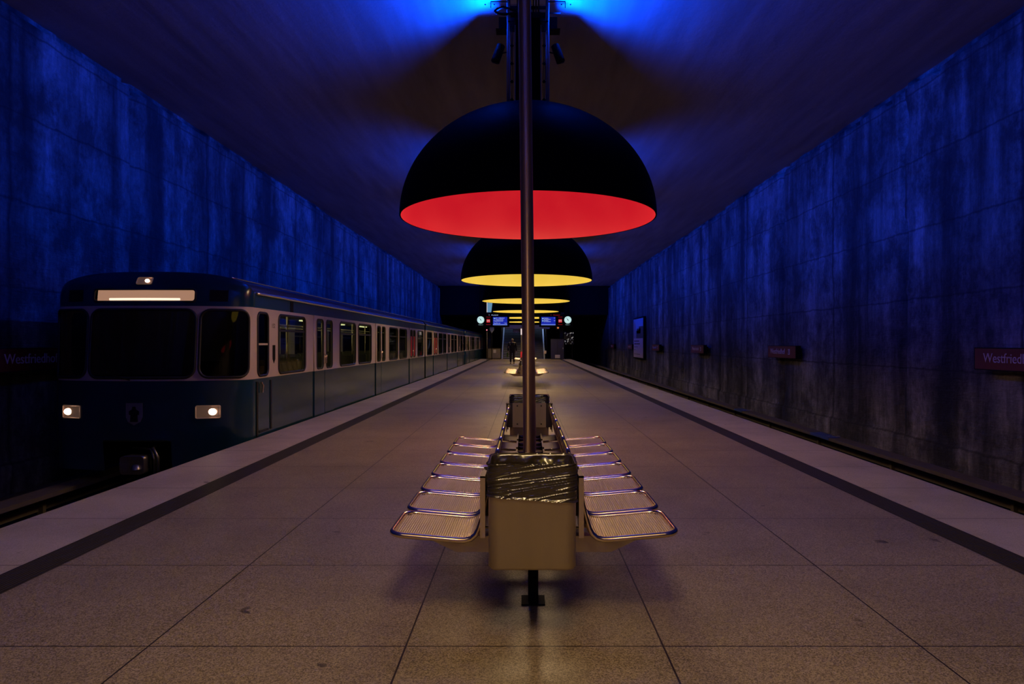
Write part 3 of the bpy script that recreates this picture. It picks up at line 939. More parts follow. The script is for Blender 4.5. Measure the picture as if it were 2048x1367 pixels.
def fpos(s, z, off=0.0):
    """point on the cab front; off > 0 stands proud of it"""
    x, y = fplan(s)
    xa, ya = fplan(s - 0.01); xb, yb = fplan(s + 0.01)
    n = Vector((yb - ya, -(xb - xa))); n = n.normalized() if n.length > 1e-9 else Vector((0, -1))
    if s < -FS + 0.011 or s > FS - 0.011: n = Vector((1 if s > 0 else -1, 0))
    fade = max(0.0, 1 - y / 0.56)
    lean = 0.0
    if z > Z_C0: lean = 0.09 * (z - Z_C0)
    if z < 0.2: lean = 0.10 * (0.2 - z)
    zt = roofz(x)
    if z > 2.05: lean += 0.16 * ((z - 2.05) / max(0.05, zt - 2.05)) ** 3
    return Vector((x + n.x * off, y + lean * fade + n.y * off, z))

def inrr(a, b, c, w_, h_, r):
    dx = abs(a - c[0]) - (w_ / 2 - r); dz = abs(b - c[1]) - (h_ / 2 - r)
    if dx <= 0 and dz <= r: return dz <= r
    if dz <= 0 and dx <= r: return True
    return dx > 0 and dz > 0 and dx * dx + dz * dz <= r * r or (dx <= 0 and dz <= r) or (dz <= 0 and dx <= r)

SW0 = 0.83
FW = [((0, 1.425), 1.54, 0.99, 0.14), ((SW0 + (FS - 0.17 - SW0) / 2, 1.425), FS - 0.17 - SW0, 0.99, 0.14), ((-(SW0 + (FS - 0.17 - SW0) / 2), 1.425), FS - 0.17 - SW0, 0.99, 0.14)]

def make_car(label):
    root = empty('subway_car', (XC, 9.35, 0), label, 'train', 'cars of the blue and cream subway train')
    # --- cab front skin
    NU, NV = 150, 120
    def zrow(v, x):
        if v < 50 / 120: return Z_BOT + v * 120 / 50 * (Z_C0 - Z_BOT)
        if v < 90 / 120: return Z_C0 + (v * 120 - 50) / 40 * (Z_C1 - Z_C0)
        return Z_C1 + (v * 120 - 90) / 30 * (roofz(x) - Z_C1)
    def fs(u, v):
        s = (u * 2 - 1) * FS; x, _ = fplan(s); return fpos(s, zrow(v, x))
    def zc(u, v): s = (u * 2 - 1) * FS; return s, zrow(v, fplan(s)[0])
    def keep(u, v):
        s, z = zc(u, v)
        for c, w_, h_, r in FW:
            if inrr(s, z, c, w_, h_, r): return False
        if abs(s + 0.05) < 0.50 and z < 0.02: return False
        if inrr(s, z, (0.0, 2.13), 1.50, 0.185, 0.05): return False
        return True
    def mif(u, v):
        s, z = zc(u, v); return 1 if Z_C0 < z < Z_C1 else 0
    MB().grid(fs, NU, NV, keep=keep, mif=mif).build('cab_front', [M['blue'], M['cream']], root)
    for c, w_, h_, r in FW:
        base = rrect(w_, h_, r, 6)
        pts = []
        for i, p in enumerate(base):
            q = base[(i + 1) % len(base)]; d = math.hypot(q[0] - p[0], q[1] - p[1]); k = max(1, int(d / 0.05))
            for j in range(k): pts.append(fpos(c[0] + p[0] + (q[0] - p[0]) * j / k, c[1] + p[1] + (q[1] - p[1]) * j / k, 0.002))
        wo = MB().tube(pts, 0.021, 8, closed=True).build('windscreen', M['rubber'], root)
        def fg(u, v): return fpos(c[0] + (u - .5) * w_, c[1] + (v - .5) * h_, -0.006)
        MB().grid(fg, 40, 24, keep=lambda u, v: inrr(c[0] + (u - .5) * w_, c[1] + (v - .5) * h_, c, w_ + 0.01, h_ + 0.01, r)).build('pane', M['cabglass'], wo)
    # destination box
    db = MB()
    pts = [fpos(p[0], 2.13 + p[1], 0.004) for p in rrect(1.50, 0.185, 0.05, 6)]
    db.tube(pts, 0.016, 8, closed=True)
    do = db.build('destination_display', M['rubber'], root)
    MB().grid(lambda u, v: fpos((u - .5) * 1.48, 2.13 + (v - .5) * 0.18, -0.05), 24, 2).build('blind', M['dest'], do)
    MB().tube([fpos(-0.52 + 1.04 * i / 12, 2.075, -0.035) for i in range(13)], 0.016, 8).build('light_tube', M['tube'], do)
    MB().grid(lambda u, v: fpos((u - .5) * 1.48, 2.13 + (v - .5) * 0.18, -0.012), 24, 2).build('pane', M['clearglass'], do)
    # dark vents beside it
    for sx in (-1, 1):
        MB().grid(lambda u, v: fpos(sx * 1.07 + (u - .5) * 0.26, 2.13 + (v - .5) * 0.17, 0.006), 6, 6).build('vent', M['black'], root)
    # top lamp and headlights
    def lamp(name, s, z, w_, h_, gx):
        f = MB()
        f.tube([fpos(s + p[0], z + p[1], 0.012) for p in rrect(w_, h_, 0.02, 3)], 0.008, 6, closed=True)
        f.grid(lambda u, v: fpos(s + (u - .5) * w_, z + (v - .5) * h_, 0.004), 6, 3)
        lo = f.build(name, M['lampglass'], root)
        b = fpos(s + gx, z, 0.012)
        b2 = MB(); rr = h_ * 0.27
        b2.grid(lambda u, v: (b.x + rr * 1.25 * sin(pi * v * .5) * cos(2 * pi * u), b.y - 0.02 * cos(pi * v * .5), b.z + rr * sin(pi * v * .5) * sin(2 * pi * u)), 20, 6, wrap=True)
        b2.build('bulb', M['headlamp'], lo)
        return lo
    lamp('top_lamp', 0.0, 2.345, 0.22, 0.10, 0.04)
    lamp('headlight', 0.96, 0.43, 0.33, 0.18, 0.06)
    lamp('headlight', -1.08, 0.43, 0.33, 0.18, -0.06)
    # shield emblem
    sh = [(-0.12, 0.15), (0.12, 0.15), (0.12, -0.05), (0.09, -0.12), (0.0, -0.17), (-0.09, -0.12), (-0.12, -0.05)]
    e = MB().prism(sh, lambda p, h: fpos(-0.05 + p[0], 0.42 + p[1], h), 0.002, 0.008).build('emblem', M['gold'], root)
    fig = [(-0.02, 0.10), (0.02, 0.10), (0.03, 0.06), (0.075, 0.03), (0.07, -0.02), (0.05, -0.02), (0.055, -0.12), (-0.055, -0.12), (-0.05, -0.02), (-0.07, -0.02), (-0.075, 0.03), (-0.03, 0.06)]
    MB().prism(fig, lambda p, h: fpos(-0.05 + p[0], 0.42 + p[1], h), 0.008, 0.011).build('emblem_figure', M['black'], e)
    # wiper, coupler
    MB().tube([fpos(-0.1, 0.90, 0.03), fpos(-0.45, 1.0, 0.035), fpos(-0.62, 1.4, 0.035)], 0.008, 6).build('wiper', M['black'], root)
    m = MB()
    m.tube([(0, 0.75, -0.30), (0, 0.02, -0.30)], 0.07, 10); m.rbox((0, -0.05, -0.30), (0.34, 0.20, 0.26), 0.05, axis='y')
    m.lathe([(0.0, 0.02), (0.05, 0.01), (0.07, -0.05)], 16, (0.07, -0.16, -0.30))
    m.tube([(0.10, 0.3, -0.10), (0.22, 0.0, -0.08), (0.30, -0.02, -0.20), (0.28, 0.02, -0.42)], 0.022, 8)
    m.tube([(-0.25, 0.3, -0.12), (0.18, 0.02, -0.10), (0.24, 0.0, -0.24), (0.22, 0.04, -0.45)], 0.018, 8)
    m.build('coupler', M['railsteel'], root)
    # --- roof
    xs = [fplan((i / 60 * 2 - 1) * FS)[0] for i in range(61)]
    ys = [fpos((i / 60 * 2 - 1) * FS, roofz(xs[i])).y for i in range(61)]
    m = MB(); vs = []; YS = [0, 0.3, 1, 3, 6, 9, 12, 15, CAR_L - 0.05]
    for k, yy in enumerate(YS):
        for i in range(61): vs.append((xs[i], ys[i] + (CAR_L - 0.05 - ys[i]) * (yy / YS[-1]), roofz(xs[i])))
    m.add(vs, [(k * 61 + i, k * 61 + i + 1, (k + 1) * 61 + i + 1, (k + 1) * 61 + i) for k in range(len(YS) - 1) for i in range(60)], 0, True)
    m.build('roof', M['roof'], root)
    for sx in (-1, 1):
        m = MB()
        pts = [(sx * (HW + 0.012), 0.6 + (CAR_L - 0.7) * i / 60, Z_GUT + 0.004 * noise.noise(Vector((i * 0.7, sx, 0)))) for i in range(61)]
        m.tube(pts, 0.022, 6).build('roof_gutter_glint', M['yellowglint'], root)
        pts = [(sx * (HW - 0.42), 0.7 + (CAR_L - 0.8) * i / 60, roofz(HW - 0.42) + 0.008) for i in range(61)]
        MB().tube(pts, 0.014, 6).build('roof_glint', M['yellowglint'], root)  # line added to carry the upper yellow reflection
    # --- flanks
    dz0, dz1 = 0.965, 1.885
    wins = [(1.51, 2.83), (5.11, 6.43), (6.72, 8.04), (10.35, 11.66), (11.95, 13.26), (15.55, 16.9)]
    doors = [3.96, 9.19, 14.41]
    cabw = (0.66, 1.07)
    def rr(a, b, c, d, r, n=5):
        return [((a + b) / 2 + p[0], (c + d) / 2 + p[1]) for p in rrect(b - a, d - c, r, n)]
    for sx in (-1, 1):
        X = sx * HW
        fn = lambda a, b, t, sx=sx: (sx * (HW - 0.02 + t), a, b)
        spans = []; start = 0.56
        for dc in doors: spans.append((start, dc - 0.655)); start = dc + 0.655
        spans.append((start, CAR_L - 0.05))
        for (a, b) in spans:
            hs = [rr(w0, w1, 0.925, 1.905, 0.11) for w0, w1 in wins if w0 > a and w1 < b]
            if a < 0.6: hs.append(rr(cabw[0], cabw[1], 0.925, 1.905, 0.10))
            panel('side_panel', [(a, Z_C0), (b, Z_C0), (b, Z_C1), (a, Z_C1)], hs, 0.04, fn, M['cream'], root)
            MB().b2((sx * (HW - 0.04), a, Z_BOT), (sx * HW, b, Z_C0)).build('lower_panel', M['blue'], root)
        MB().b2((sx * (HW - 0.04), 0.56, Z_C1), (sx * HW, CAR_L - 0.05, Z_GUT)).build('upper_panel', M['blueupper'], root)
        for (w0, w1) in wins + [cabw]:
            loop_ = rr(w0, w1, 0.925, 1.905, 0.11 if w1 - w0 > 1 else 0.10)
            fo = MB().tube([(sx * (HW + 0.001), p[0], p[1]) for p in loop_], 0.020, 8, closed=True)
            if w1 - w0 > 1: fo.b2((sx * (HW - 0.03), w0, 1.625), (sx * (HW - 0.002), w1, 1.665))
            fo = fo.build('window', M['rubber'], root)
            panel('pane', rr(w0, w1, 0.925, 1.905, 0.11), [], 0.004, lambda a, b, t, sx=sx: (sx * (HW - 0.020 + t), a, b), M['glass'] if w1 - w0 > 1 and sx > 0 else M['cabglass'], fo)  # wall-side panes take darker glass to hide the blue-lit wall
            if w1 - w0 < 1: MB().b2((sx * (HW - 0.018), w0, 1.40), (sx * (HW + 0.004), w1, 1.43)).build('window_bar', M['cream'], fo)
        for di, dc in enumerate(doors):
            for k in (-1, 1):
                a, b = (dc - 0.64, dc - 0.012) if k < 0 else (dc + 0.012, dc + 0.64)
                wa, wb = (a + 0.13, b - 0.09) if k < 0 else (a + 0.09, b - 0.13)
                cm = M['cream']
                dr = panel('door', [(a, Z_C0), (b, Z_C0), (b, Z_C1), (a, Z_C1)], [rr(wa, wb, 0.925, 1.905, 0.08)], 0.03,
                           lambda p, q, t, sx=sx: (sx * (HW + 0.004 + t), p, q), cm, root)
                MB().b2((sx * (HW - 0.015), a, Z_BOT + 0.05), (sx * (HW + 0.019), b, Z_C0)).build('door_panel', M['blue'], dr)
                MB().tube([(sx * (HW + 0.021), p[0], p[1]) for p in rr(wa, wb, 0.925, 1.905, 0.08)], 0.014, 8, closed=True).build('door_window_seal', M['rubber'], dr)
                panel('door_window', rr(wa, wb, 0.925, 1.905, 0.08), [], 0.004, lambda p, q, t, sx=sx: (sx * (HW + 0.002 + t), p, q), M['glass'] if sx > 0 else M['cabglass'], dr)
                if di == 2:  # red sheets added here in place of a reflection
                    panel('red_reflection', rr(wa + .01, wb - .01, 0.96, 1.68, 0.05), [], 0.004, lambda p, q, t, sx=sx: (sx * (HW + 0.012 + t), p, q), M['redreflect'], dr)
                hy = b - 0.035 if k < 0 else a + 0.035
                MB().tube([(sx * (HW + 0.02), hy, 1.02), (sx * (HW + 0.045), hy, 1.03), (sx * (HW + 0.045), hy, 1.20), (sx * (HW + 0.02), hy, 1.21)], 0.008, 6).build('door_handle', M['chrome'], dr)
            MB().b2((sx * (HW - 0.035), dc - 0.655, Z_BOT + 0.02), (sx * (HW - 0.02), dc + 0.655, Z_C0)).build('door_sill', M['black'], root)
        # cab side: service hatch, grab rails, number, small emblem
        MB().b2((sx * (HW + 0.001), 0.61, 0.0), (sx * (HW + 0.012), 0.665, 0.84)).build('grab_recess', M['rubber'], root)
        MB().b2((sx * (HW + 0.001), 1.15, 0.05), (sx * (HW + 0.012), 1.205, 0.84)).build('grab_recess', M['rubber'], root)
        MB().b2((sx * (HW + 0.001), 0.72, 0.04), (sx * (HW + 0.008), 1.08, 0.075)).build('step_slot', M['rubber'], root)
        MB().tube([(sx * (HW + 0.03), 0.74, 0.82), (sx * (HW + 0.035), 0.80, 0.78), (sx * (HW + 0.03), 0.78, 0.66)], 0.014, 8).build('hatch_handle', M['chrome'], root)
        text('car_number', '152', 0.10, M['darklet'], root, (sx * (HW + 0.001), 1.22 if sx > 0 else 1.44, 1.68), (pi / 2, 0, pi / 2 * sx), 0.001)
        MB().prism([(-0.055, 0.15), (0.055, 0.15), (0.055, -0.08), (0.0, -0.15), (-0.055, -0.08)], lambda p, h, sx=sx: (sx * (HW + h), 1.31 + p[0], 1.25 + p[1]), 0.001, 0.005).build('side_emblem', M['black'], root)
        MB().b2((sx * HW, 2.06, Z_C1 + 0.0), (sx * (HW + 0.006), 2.20, Z_GUT - 0.03)).build('exterior_speaker', M['black'], root)
    # ends, floor, interior
    m = MB().b2((-HW + 0.03, CAR_L - 0.05, Z_BOT), (HW - 0.03, CAR_L, 2.2)); m.b2((-0.5, CAR_L, 0), (0.5, CAR_L + 0.08, 1.9))
    m.build('end_wall', M['black'], root)
    MB().b2((-HW + 0.05, 0.6, -0.08), (HW - 0.05, CAR_L - 0.06, 0.0)).build('car_floor', M['inside'], root)
    MB().b2((-HW + 0.30, 0.7, 2.08), (HW - 0.30, CAR_L - 0.06, 2.12)).build('car_ceiling', M['inside'], root)
    MB().b2((-HW + 0.05, 1.30, 0.0), (HW - 0.05, 1.34, 2.08)).build('cab_partition', M['inside'], root)
    m = MB().b2((-1.1, 0.42, 0.2), (1.1, 0.60, 0.95)); m.b2((0.42, 0.9, 0.3), (0.75, 1.0, 1.15))
    m.build('driver_desk', M['black'], root)
    for y in (2.17, 5.77, 7.38, 11.0, 12.6, 16.2):
        for sx in (-1, 1):
            for dy in (-1, 1):
                m = MB()
                m.rbox((sx * 0.88, y + dy * 0.60, 0.78), (0.92, 0.10, 0.72), 0.03, axis='y'); m.b2((sx * 0.44, y + dy * 0.60 - dy * 0.45, 0.36), (sx * 1.33, y + dy * 0.6, 0.46))
                m.build('passenger_seat', M['seatblue'], root)
    for y in (3.3, 4.62, 8.5, 9.9, 13.7, 15.1):
        for sx in (-1, 1): MB().tube([(sx * 0.45, y, 0), (sx * 0.45, y, 2.08)], 0.017, 8).build('grab_pole', M['chrome'], root)
    for sx in (-1, 1): MB().tube([(sx * 0.45, 1.5, 1.80), (sx * 0.45, CAR_L - 0.2, 1.80)], 0.014, 8).build('grab_rail', M['chrome'], root)
    for k in range(5):
        y = 2.6 + k * 3.1
        for sx in (-1, 1):
            MB().b2((sx * 0.62, y, 2.045), (sx * 0.74, y + 1.1, 2.078)).build('interior_lamp', M['carlamp'], root)
    light('AREA', 'cabin_light', root, (0, CAR_L / 2 + 0.8, 2.03), 14.0, (1.0, 0.86, 0.50), (0, 0, 0), shape='RECTANGLE', size=1.2, size_y=14.5)
    # underframe
    MB().b2((-0.62, 1.0, -0.60), (0.62, CAR_L - 0.4, -0.30)).build('underframe', M['black'], root)
    for y in (3.0, 5.1, 12.4, 14.5):
        for sx in (-1, 1): MB().tube([(sx * 0.66, y, -0.46), (sx * 0.78, y, -0.46)], 0.39, 20).build('wheel', M['black'], root)
    return root

TR = ['leading train car with lit headlights and destination display', 'second train car, coupled right behind the leading car',
      'third train car, seen at a steep angle far down the left track', 'last train car, reaching into the dark tunnel']
C1 = make_car(TR[0])
dup(C1, (XC, 9.35 + 2 * CAR_L + 0.22, 0), TR[1], pi)
dup(C1, (XC, 9.35 + 2 * CAR_L + 0.90, 0), TR[2])
dup(C1, (XC, 9.35 + 4 * CAR_L + 1.12, 0), TR[3], pi)

# ------------------------------------------------------------------ station name signs and billboard
def name_sign(X, yc, side, label):
    """side +1: on the right wall, facing -x"""
    root = empty('station_sign', (X, yc, 1.18), label, 'sign', 'station name signs on the walls')
    MB().b2((-side * 0.0, -1.0, -0.165), (side * 0.13, 1.0, 0.165)).build('sign_panel', M['red'], root)
    m = MB()
    m.b2((0, -1.015, -0.18), (side * 0.14, 1.015, -0.165)); m.b2((0, -1.015, 0.165), (side * 0.14, 1.015, 0.18))
    m.b2((0, -1.015, -0.18), (side * 0.14, -1.0, 0.18)); m.b2((0, 1.0, -0.18), (side * 0.14, 1.015, 0.18))
    for y in (-0.6, 0.6): m.b2((side * 0.13, y - .02, -0.10), (side * 0.30, y + .02, 0.10))
    m.build('sign_frame', M['black'], root)
    t = text('lettering', 'Westfriedhof', 0.215, M['lettering'], root, (-side * 0.004, side * 0.80, -0.055), (pi / 2, 0, -side * pi / 2), 0.003, xs=0.93)
    MB().b2((-side * 0.004, -side * 0.50, -0.07), (side * 0.0, -side * 0.62, 0.085)).build('pictogram', M['lettering'], root)
    text('lettering', 'U', 0.15, M['black'], root, (-side * 0.007, -side * 0.505, -0.045), (pi / 2, 0, -side * pi / 2), 0.002, xs=0.85)
    return root
SX = WR - 0.26
SLAB = ['nearest station name sign on the right wall, cut off by the photo edge', 'dark red station name sign, second along the right wall, clearly readable',
        'third station name sign along the right wall, small and dark red', 'small station name sign just nearer than the billboard',
        'tiny station name sign just beyond the billboard', 'farthest tiny station name sign near the end of the right wall']
s0 = None
for i, y in enumerate((9.67, 18.75, 27.9, 36.8, 45.8, 55.0)):
    if s0 is None: s0 = name_sign(SX, y, 1, SLAB[0])
    else: dup(s0, (SX, y, 1.18), SLAB[i])
name_sign(WL + 0.28, 10.25, -1, 'dark station name sign on the left wall, left of the train')

root = empty('billboard', (WR - 0.12, 42.6, 1.77), 'tall poster board on the right wall with city photo above white text field', 'poster')
MB().b2((-0.10, -1.85, -1.36), (0.06, 1.85, 1.36)).build('board_frame', M['black'], root)
MB().b2((-0.112, -1.75, -1.27), (-0.10, 1.75, -0.02)).build('poster_text_field', M['poster_white'], root)
MB().b2((-0.112, -1.75, -0.02), (-0.10, 1.75, 1.26)).build('poster_photo', M['poster_sky'], root)
m = MB().b2((-0.116, -1.75, -0.02), (-0.112, -0.3, 0.75)).b2((-0.116, -0.9, 0.3), (-0.112, 0.5, 0.62)).b2((-0.116, -0.3, -0.02), (-0.112, 0.7, 0.5))
m.build('poster_buildings', M['poster_dark'], root)
m = MB().prism([(0.85, -0.02), (1.75, -0.02), (1.75, 0.85), (1.3, 1.22), (0.85, 0.72)], lambda p, h: (h, p[0], p[1]), -0.116, -0.112)
m.build('poster_tower', M['poster_tower'], root)
for k, (y0_, z, l_) in enumerate(((1.5, -0.24, 1.7), (1.5, -0.42, 1.9), (1.5, -0.60, 1.3), (1.5, -0.80, 0.4), (1.5, -1.08, 1.9))):
    n_ = int(l_ / 0.14)
    m = MB()
    rnd = random.Random(k)
    y = y0_
    while y > y0_ - l_:
        wv = rnd.uniform(0.10, 0.30); m.b2((-0.1135, y - wv, z), (-0.112, y, z + (0.085 if k < 2 else 0.04))); y -= wv + 0.06
    m.build('text_line', M['darklet'], root)

# ------------------------------------------------------------------ departure boards with clocks
def board(side, label):
    Z = 41.0
    cx = PX(985, 642, Z)[0] if side < 0 else PX(1112, 640, Z)[0]
    cz = PX(985, 642, Z)[1]
    root = empty('departure_board', (cx, Z, cz), label, 'display', 'hanging departure boards')
    hw = 1.06
    # everything is laid out from the outer side (clock) inwards
    q = side
    MB().b2((-hw, 0, -0.36), (hw, 0.28, 0.36)).build('board_housing', M['black'], root)
    m = MB().b2((-hw - 0.15, 0.10, 0.36), (hw + 0.15, 0.20, 0.44))
    for x in (-0.8, 0.8): m.tube([(x, 0.15, 0.44), (x, 0.15, CEIL - cz)], 0.02, 8)
    m.build('hanger', M['black'], root)
    # clock
    c = Vector((q * 0.745, -0.012, 0.085))
    ck = MB().tube([(c.x, 0.0, c.z), (c.x, -0.012, c.z)], 0.225, 40).build('clock', M['clock'], root)
    mk = MB()
    for k in range(12):
        a = k * pi / 6
        r0, r1 = (0.165, 0.205)
        mk.box((c.x + sin(a) * (r0 + r1) / 2, -0.014, c.z + cos(a) * (r0 + r1) / 2), (0.016, 0.003, r1 - r0), rot=Matrix.Rotation(a, 3, 'Y'))
    mk.build('hour_marks', M['clockmark'], ck)
    def hand(ang, l, w_):
        a = radians(ang); mm = MB()
        mm.box((c.x + sin(a) * l * 0.42, -0.018, c.z + cos(a) * l * 0.42), (w_, 0.003, l), rot=Matrix.Rotation(a, 3, 'Y')); mm.build('clock_hand', M['clockmark'], ck)
    hand(-33, 0.19, 0.016); hand(-28 + 175, 0.05, 0.03); hand(-20, 0.06, 0.045); hand(138, 0.11, 0.018)
    text('lettering', 'Gleis 2' if side < 0 else 'Gleis 1', 0.105, M['cyantext'], root, (c.x, -0.006, c.z - 0.335), align='CENTER')
    # emergency sign
    ex = q * 0.265
    sq = MB().b2((ex - 0.11, -0.008, -0.085), (ex + 0.11, 0, 0.135)).build('emergency_panel', M['redglow'], root)
    text('lettering', 'SOS', 0.135, M['whiteglow'], sq, (ex, -0.012, -0.02), align='CENTER', xs=0.85)
    text('lettering', 'Notruf', 0.095, M['redtext'], root, (ex, -0.006, 0.235), align='CENTER')
    text('lettering', 'Notruf', 0.095, M['redtext'], root, (ex, -0.006, -0.235), align='CENTER')
    # screen
    sx0, sx1 = (-0.06, 0.86) if side < 0 else (-0.98, -0.06)
    if side < 0: sx0, sx1 = 0.03, 0.93
    else: sx0, sx1 = -0.93, -0.03
    s = MB().b2((sx0, -0.006, -0.25), (sx1, 0, 0.27)).build('screen', M['screen'], root)
    MB().b2((sx0, -0.010, -0.25), (sx1, -0.006, -0.19)).build('screen_footer', M['screenbar'], s)
    MB().b2((sx0 + 0.05, -0.010, 0.13), (sx0 + 0.15, -0.006, 0.21)).build('line_box', M['screenbox'], s)
    if side < 0:
        text('lettering', 'U1  U-Bahnhof', 0.10, M['screentext'], s, (sx0 + 0.18, -0.010, 0.165), xs=0.9)
        text('lettering', 'Olympia-Einkaufsz.', 0.085, M['screentext'], s, (sx0 + 0.18, -0.010, 0.085), xs=0.75)
        text('lettering', 'Hauptbahnhof', 0.11, M['screentext'], s, (sx0 + 0.04, -0.010, -0.01), xs=0.95)
        text('lettering', 'Zug fährt ein', 0.09, M['screentext'], s, (sx0 + 0.04, -0.010, -0.145), xs=0.9)
        text('lettering', '1 min', 0.085, M['screentext'], s, (sx1 - 0.19, -0.010, -0.145), xs=0.8)
    else:
        MB().b2((sx0 + 0.05, -0.010, -0.01), (sx0 + 0.15, -0.006, 0.06)).build('line_box', M['screenbox'], s)
        for k, (t_, z) in enumerate((('Mangfallplatz', 0.165), ('über Hauptbahnhof', 0.095), ('Mangfallplatz', 0.025), ('über Hauptbahnhof', -0.045))):
            text('lettering', t_, 0.085, M['screentext'], s, (sx0 + 0.18, -0.010, z), xs=0.62)
        text('lettering', '9', 0.09, M['screentext'], s, (sx1 - 0.10, -0.010, 0.165)); text('lettering', '19', 0.09, M['screentext'], s, (sx1 - 0.12, -0.010, 0.0))
    text('lettering', '1   Ausgang' if side < 0 else '3   Ausgang', 0.10, M['screentext' if side < 0 else 'redtext'], root, (-0.25 if side < 0 else -0.35, 0.09, 0.365), xs=1.3)
    return root
board(-1, 'left hanging board with white clock, red emergency panel and blue screen')
board(1, 'right hanging board with white clock, red emergency panel and blue screen')

# ------------------------------------------------------------------ far end: stairs, escalator, cabinets
YS = YEND + 0.3
x0 = PX(1006, 0, YS)[0]; x1 = PX(1046, 0, YS)[0]
root = empty('staircase', ((x0 + x1) / 2, YS, 0), 'grey-blue flight of stairs behind the walking person', 'stairs')
hw = (x1 - x0) / 2
m = MB(); n = 22
for k in range(n):
    m.b2((-hw, k * 0.30, 0), (hw, (k + 1) * 0.30 + (0.3 if k == n - 1 else 0), (k + 1) * 0.155))
    m.b2((-hw, k * 0.30 - 0.02, (k + 1) * 0.155 - 0.055), (hw, k * 0.30 + 0.03, (k + 1) * 0.155 + 0.002), 1)
m.build('steps', [M['dark'], M['stair']], root)
def balustrade(parent, x, w_=0.10, col='balus'):
    h = 0.95
    L_ = n * 0.30
    m = MB().prism([(-0.55, 0.0), (0.0, 0.0), (L_, n * 0.155), (L_, n * 0.155 + h), (0.0, h), (-0.35, h * 0.92), (-0.55, h * 0.6)], lambda p, t: (x + t, p[0], p[1]), -w_ / 2, w_ / 2)
    b = m.build('balustrade', M[col], parent)
    MB().tube([(x, -0.50, 0.62), (x, -0.42, 0.90), (x, -0.2, h + 0.01), (x, 0, h + 0.02), (x, L_, n * 0.155 + h + 0.02)], 0.045, 8).build('handrail', M['balus'], b)
balustrade(root, -hw - 0.06)
x2 = PX(1066, 0, YS)[0]; x3 = PX(1086, 0, YS)[0]
esc = empty('escalator', ((x2 + x3) / 2, YS, 0), 'escalator with grey steps and pale balustrades, right of the pole', 'escalator')
he = (x3 - x2) / 2
m = MB()
for k in range(n - 2):
    a = k * 0.33
    m.b2((-he, a, 0), (he, a + 0.33, (k + 1) * 0.17))
    m.b2((-he, a - 0.004, (k + 1) * 0.17 - 0.012), (he, a + 0.02, (k + 1) * 0.17 + 0.003), 1)
m.build('steps', [M['dark'], M['stair']], esc)
balustrade(esc, he + 0.10, 0.12); balustrade(esc, -he - 0.12, 0.12, 'black')
MB().b2((-he, -0.5, 0), (he, 0, 0.02)).build('landing_plate', M['binsteel'], esc)
a = MB().rbox((he + 0.17, -0.62, 0.62), (0.24, 0.10, 0.30), 0.05, axis='y').build('newel_cap', M['cream'], esc)
# lintel and soffit over the stairs (lit from upstairs)
struct(MB().b2((-1.9, YEND + 1.9, 2.80), (2.3, YEND + 2.4, 3.15)).build('trim_3', M['balus']))
o = MB().b2((-1.18, YEND + 1.6, 2.42), (-0.40, YEND + 1.66, 2.75)).build('exit_sign', M['parapet']); tag(o, 'dim brown direction sign hanging over the stairs', 'sign')
text('lettering', 'Ausgang', 0.2, M['lettering'], o, (-1.12, YEND + 1.597, 2.50), extrude=0.001, xs=0.8)
m = MB().b2((-1.13, YEND + 1.63, 2.75), (-1.11, YEND + 1.65, 2.82)).b2((-0.47, YEND + 1.63, 2.75), (-0.45, YEND + 1.65, 2.82)).build('hanger', M['black'], o)
light('AREA', 'upper_hall_light', None, (0.2, YEND + 4.6, 5.0), 110, (0.45, 0.62, 1.0), (radians(-20), 0, 0), shape='RECTANGLE', size=3.2, size_y=3.0)
# stairwell walls and roof
m = MB().b2((-2.35, YEND + 2.8, 0), (-2.25, YEND + 9.5, 6.2)); m.b2((1.95, YEND + 2.8, 0), (2.05, YEND + 9.5, 6.2)); m.b2((-2.35, YEND + 9.5, 0), (2.05, YEND + 9.6, 6.2)); m.b2((-2.35, YEND + 2.8, 6.2), (2.05, YEND + 9.6, 6.3))
struct(m.build('wall_stairwell', M['duct']))
# lit opening high on the end wall
wx0, wz1 = PX(974, 604, YEND + 2.35); wx1, wz0 = PX(985, 622, YEND + 2.35)
root = struct(MB().prism([(wx0, wz0 - 0.1), (wx1 - 0.12, wz0 - 0.1), (wx1, wz1), (wx0, wz1)], lambda p, h: (p[0], YEND + 2.4 - h, p[1]), 0.0, 0.02).build('window_1', M['winglow']))
MB().b2((wx0 - 0.05, YEND + 2.36, wz0 - 0.15), (wx0 + 0.02, YEND + 2.4, wz1)).build('window_frame', M['whiteglow'], root)

def end_item(name, px0, py0, px1, py1, Z, d, mt, label, cat):
    xa, za = PX(px0, py1, Z); xb, zb = PX(px1, py0, Z)
    return tag(MB().b2((xa, Z, max(0, za)), (xb, Z + d, zb)).build(name, mt), label, cat), xa, za, xb, zb
o, xa, za, xb, zb = end_item('parapet', 976, 696, 1001, 718, 58.5, 0.15, M['parapet'], 'low brown barrier panel at the platform end, left of the stairs', 'barrier')
MB().b2((xa + 0.48, 58.49, zb - 0.42), (xa + 0.72, 58.5, zb - 0.12)).build('notice', M['paper'], o)
MB().b2((xa - 0.01, 58.46, 0), (xb + 0.01, 58.5, 0.08)).b2((xa - 0.01, 58.47, zb - 0.03), (xb + 0.01, 58.66, zb + 0.02)).build('barrier_rail', M['darksteel'], o)
o, xa, za, xb, zb = end_item('equipment_cabinet', 1102, 677, 1128, 718, 58.0, 0.6, M['cabinet'], 'tall dark blue cabinet with a pale notice, right of the escalator', 'cabinet')
MB().b2((xa + 0.36, 57.985, 0.10), (xa + 0.80, 58.0, 0.40)).build('notice', M['paper'], o)
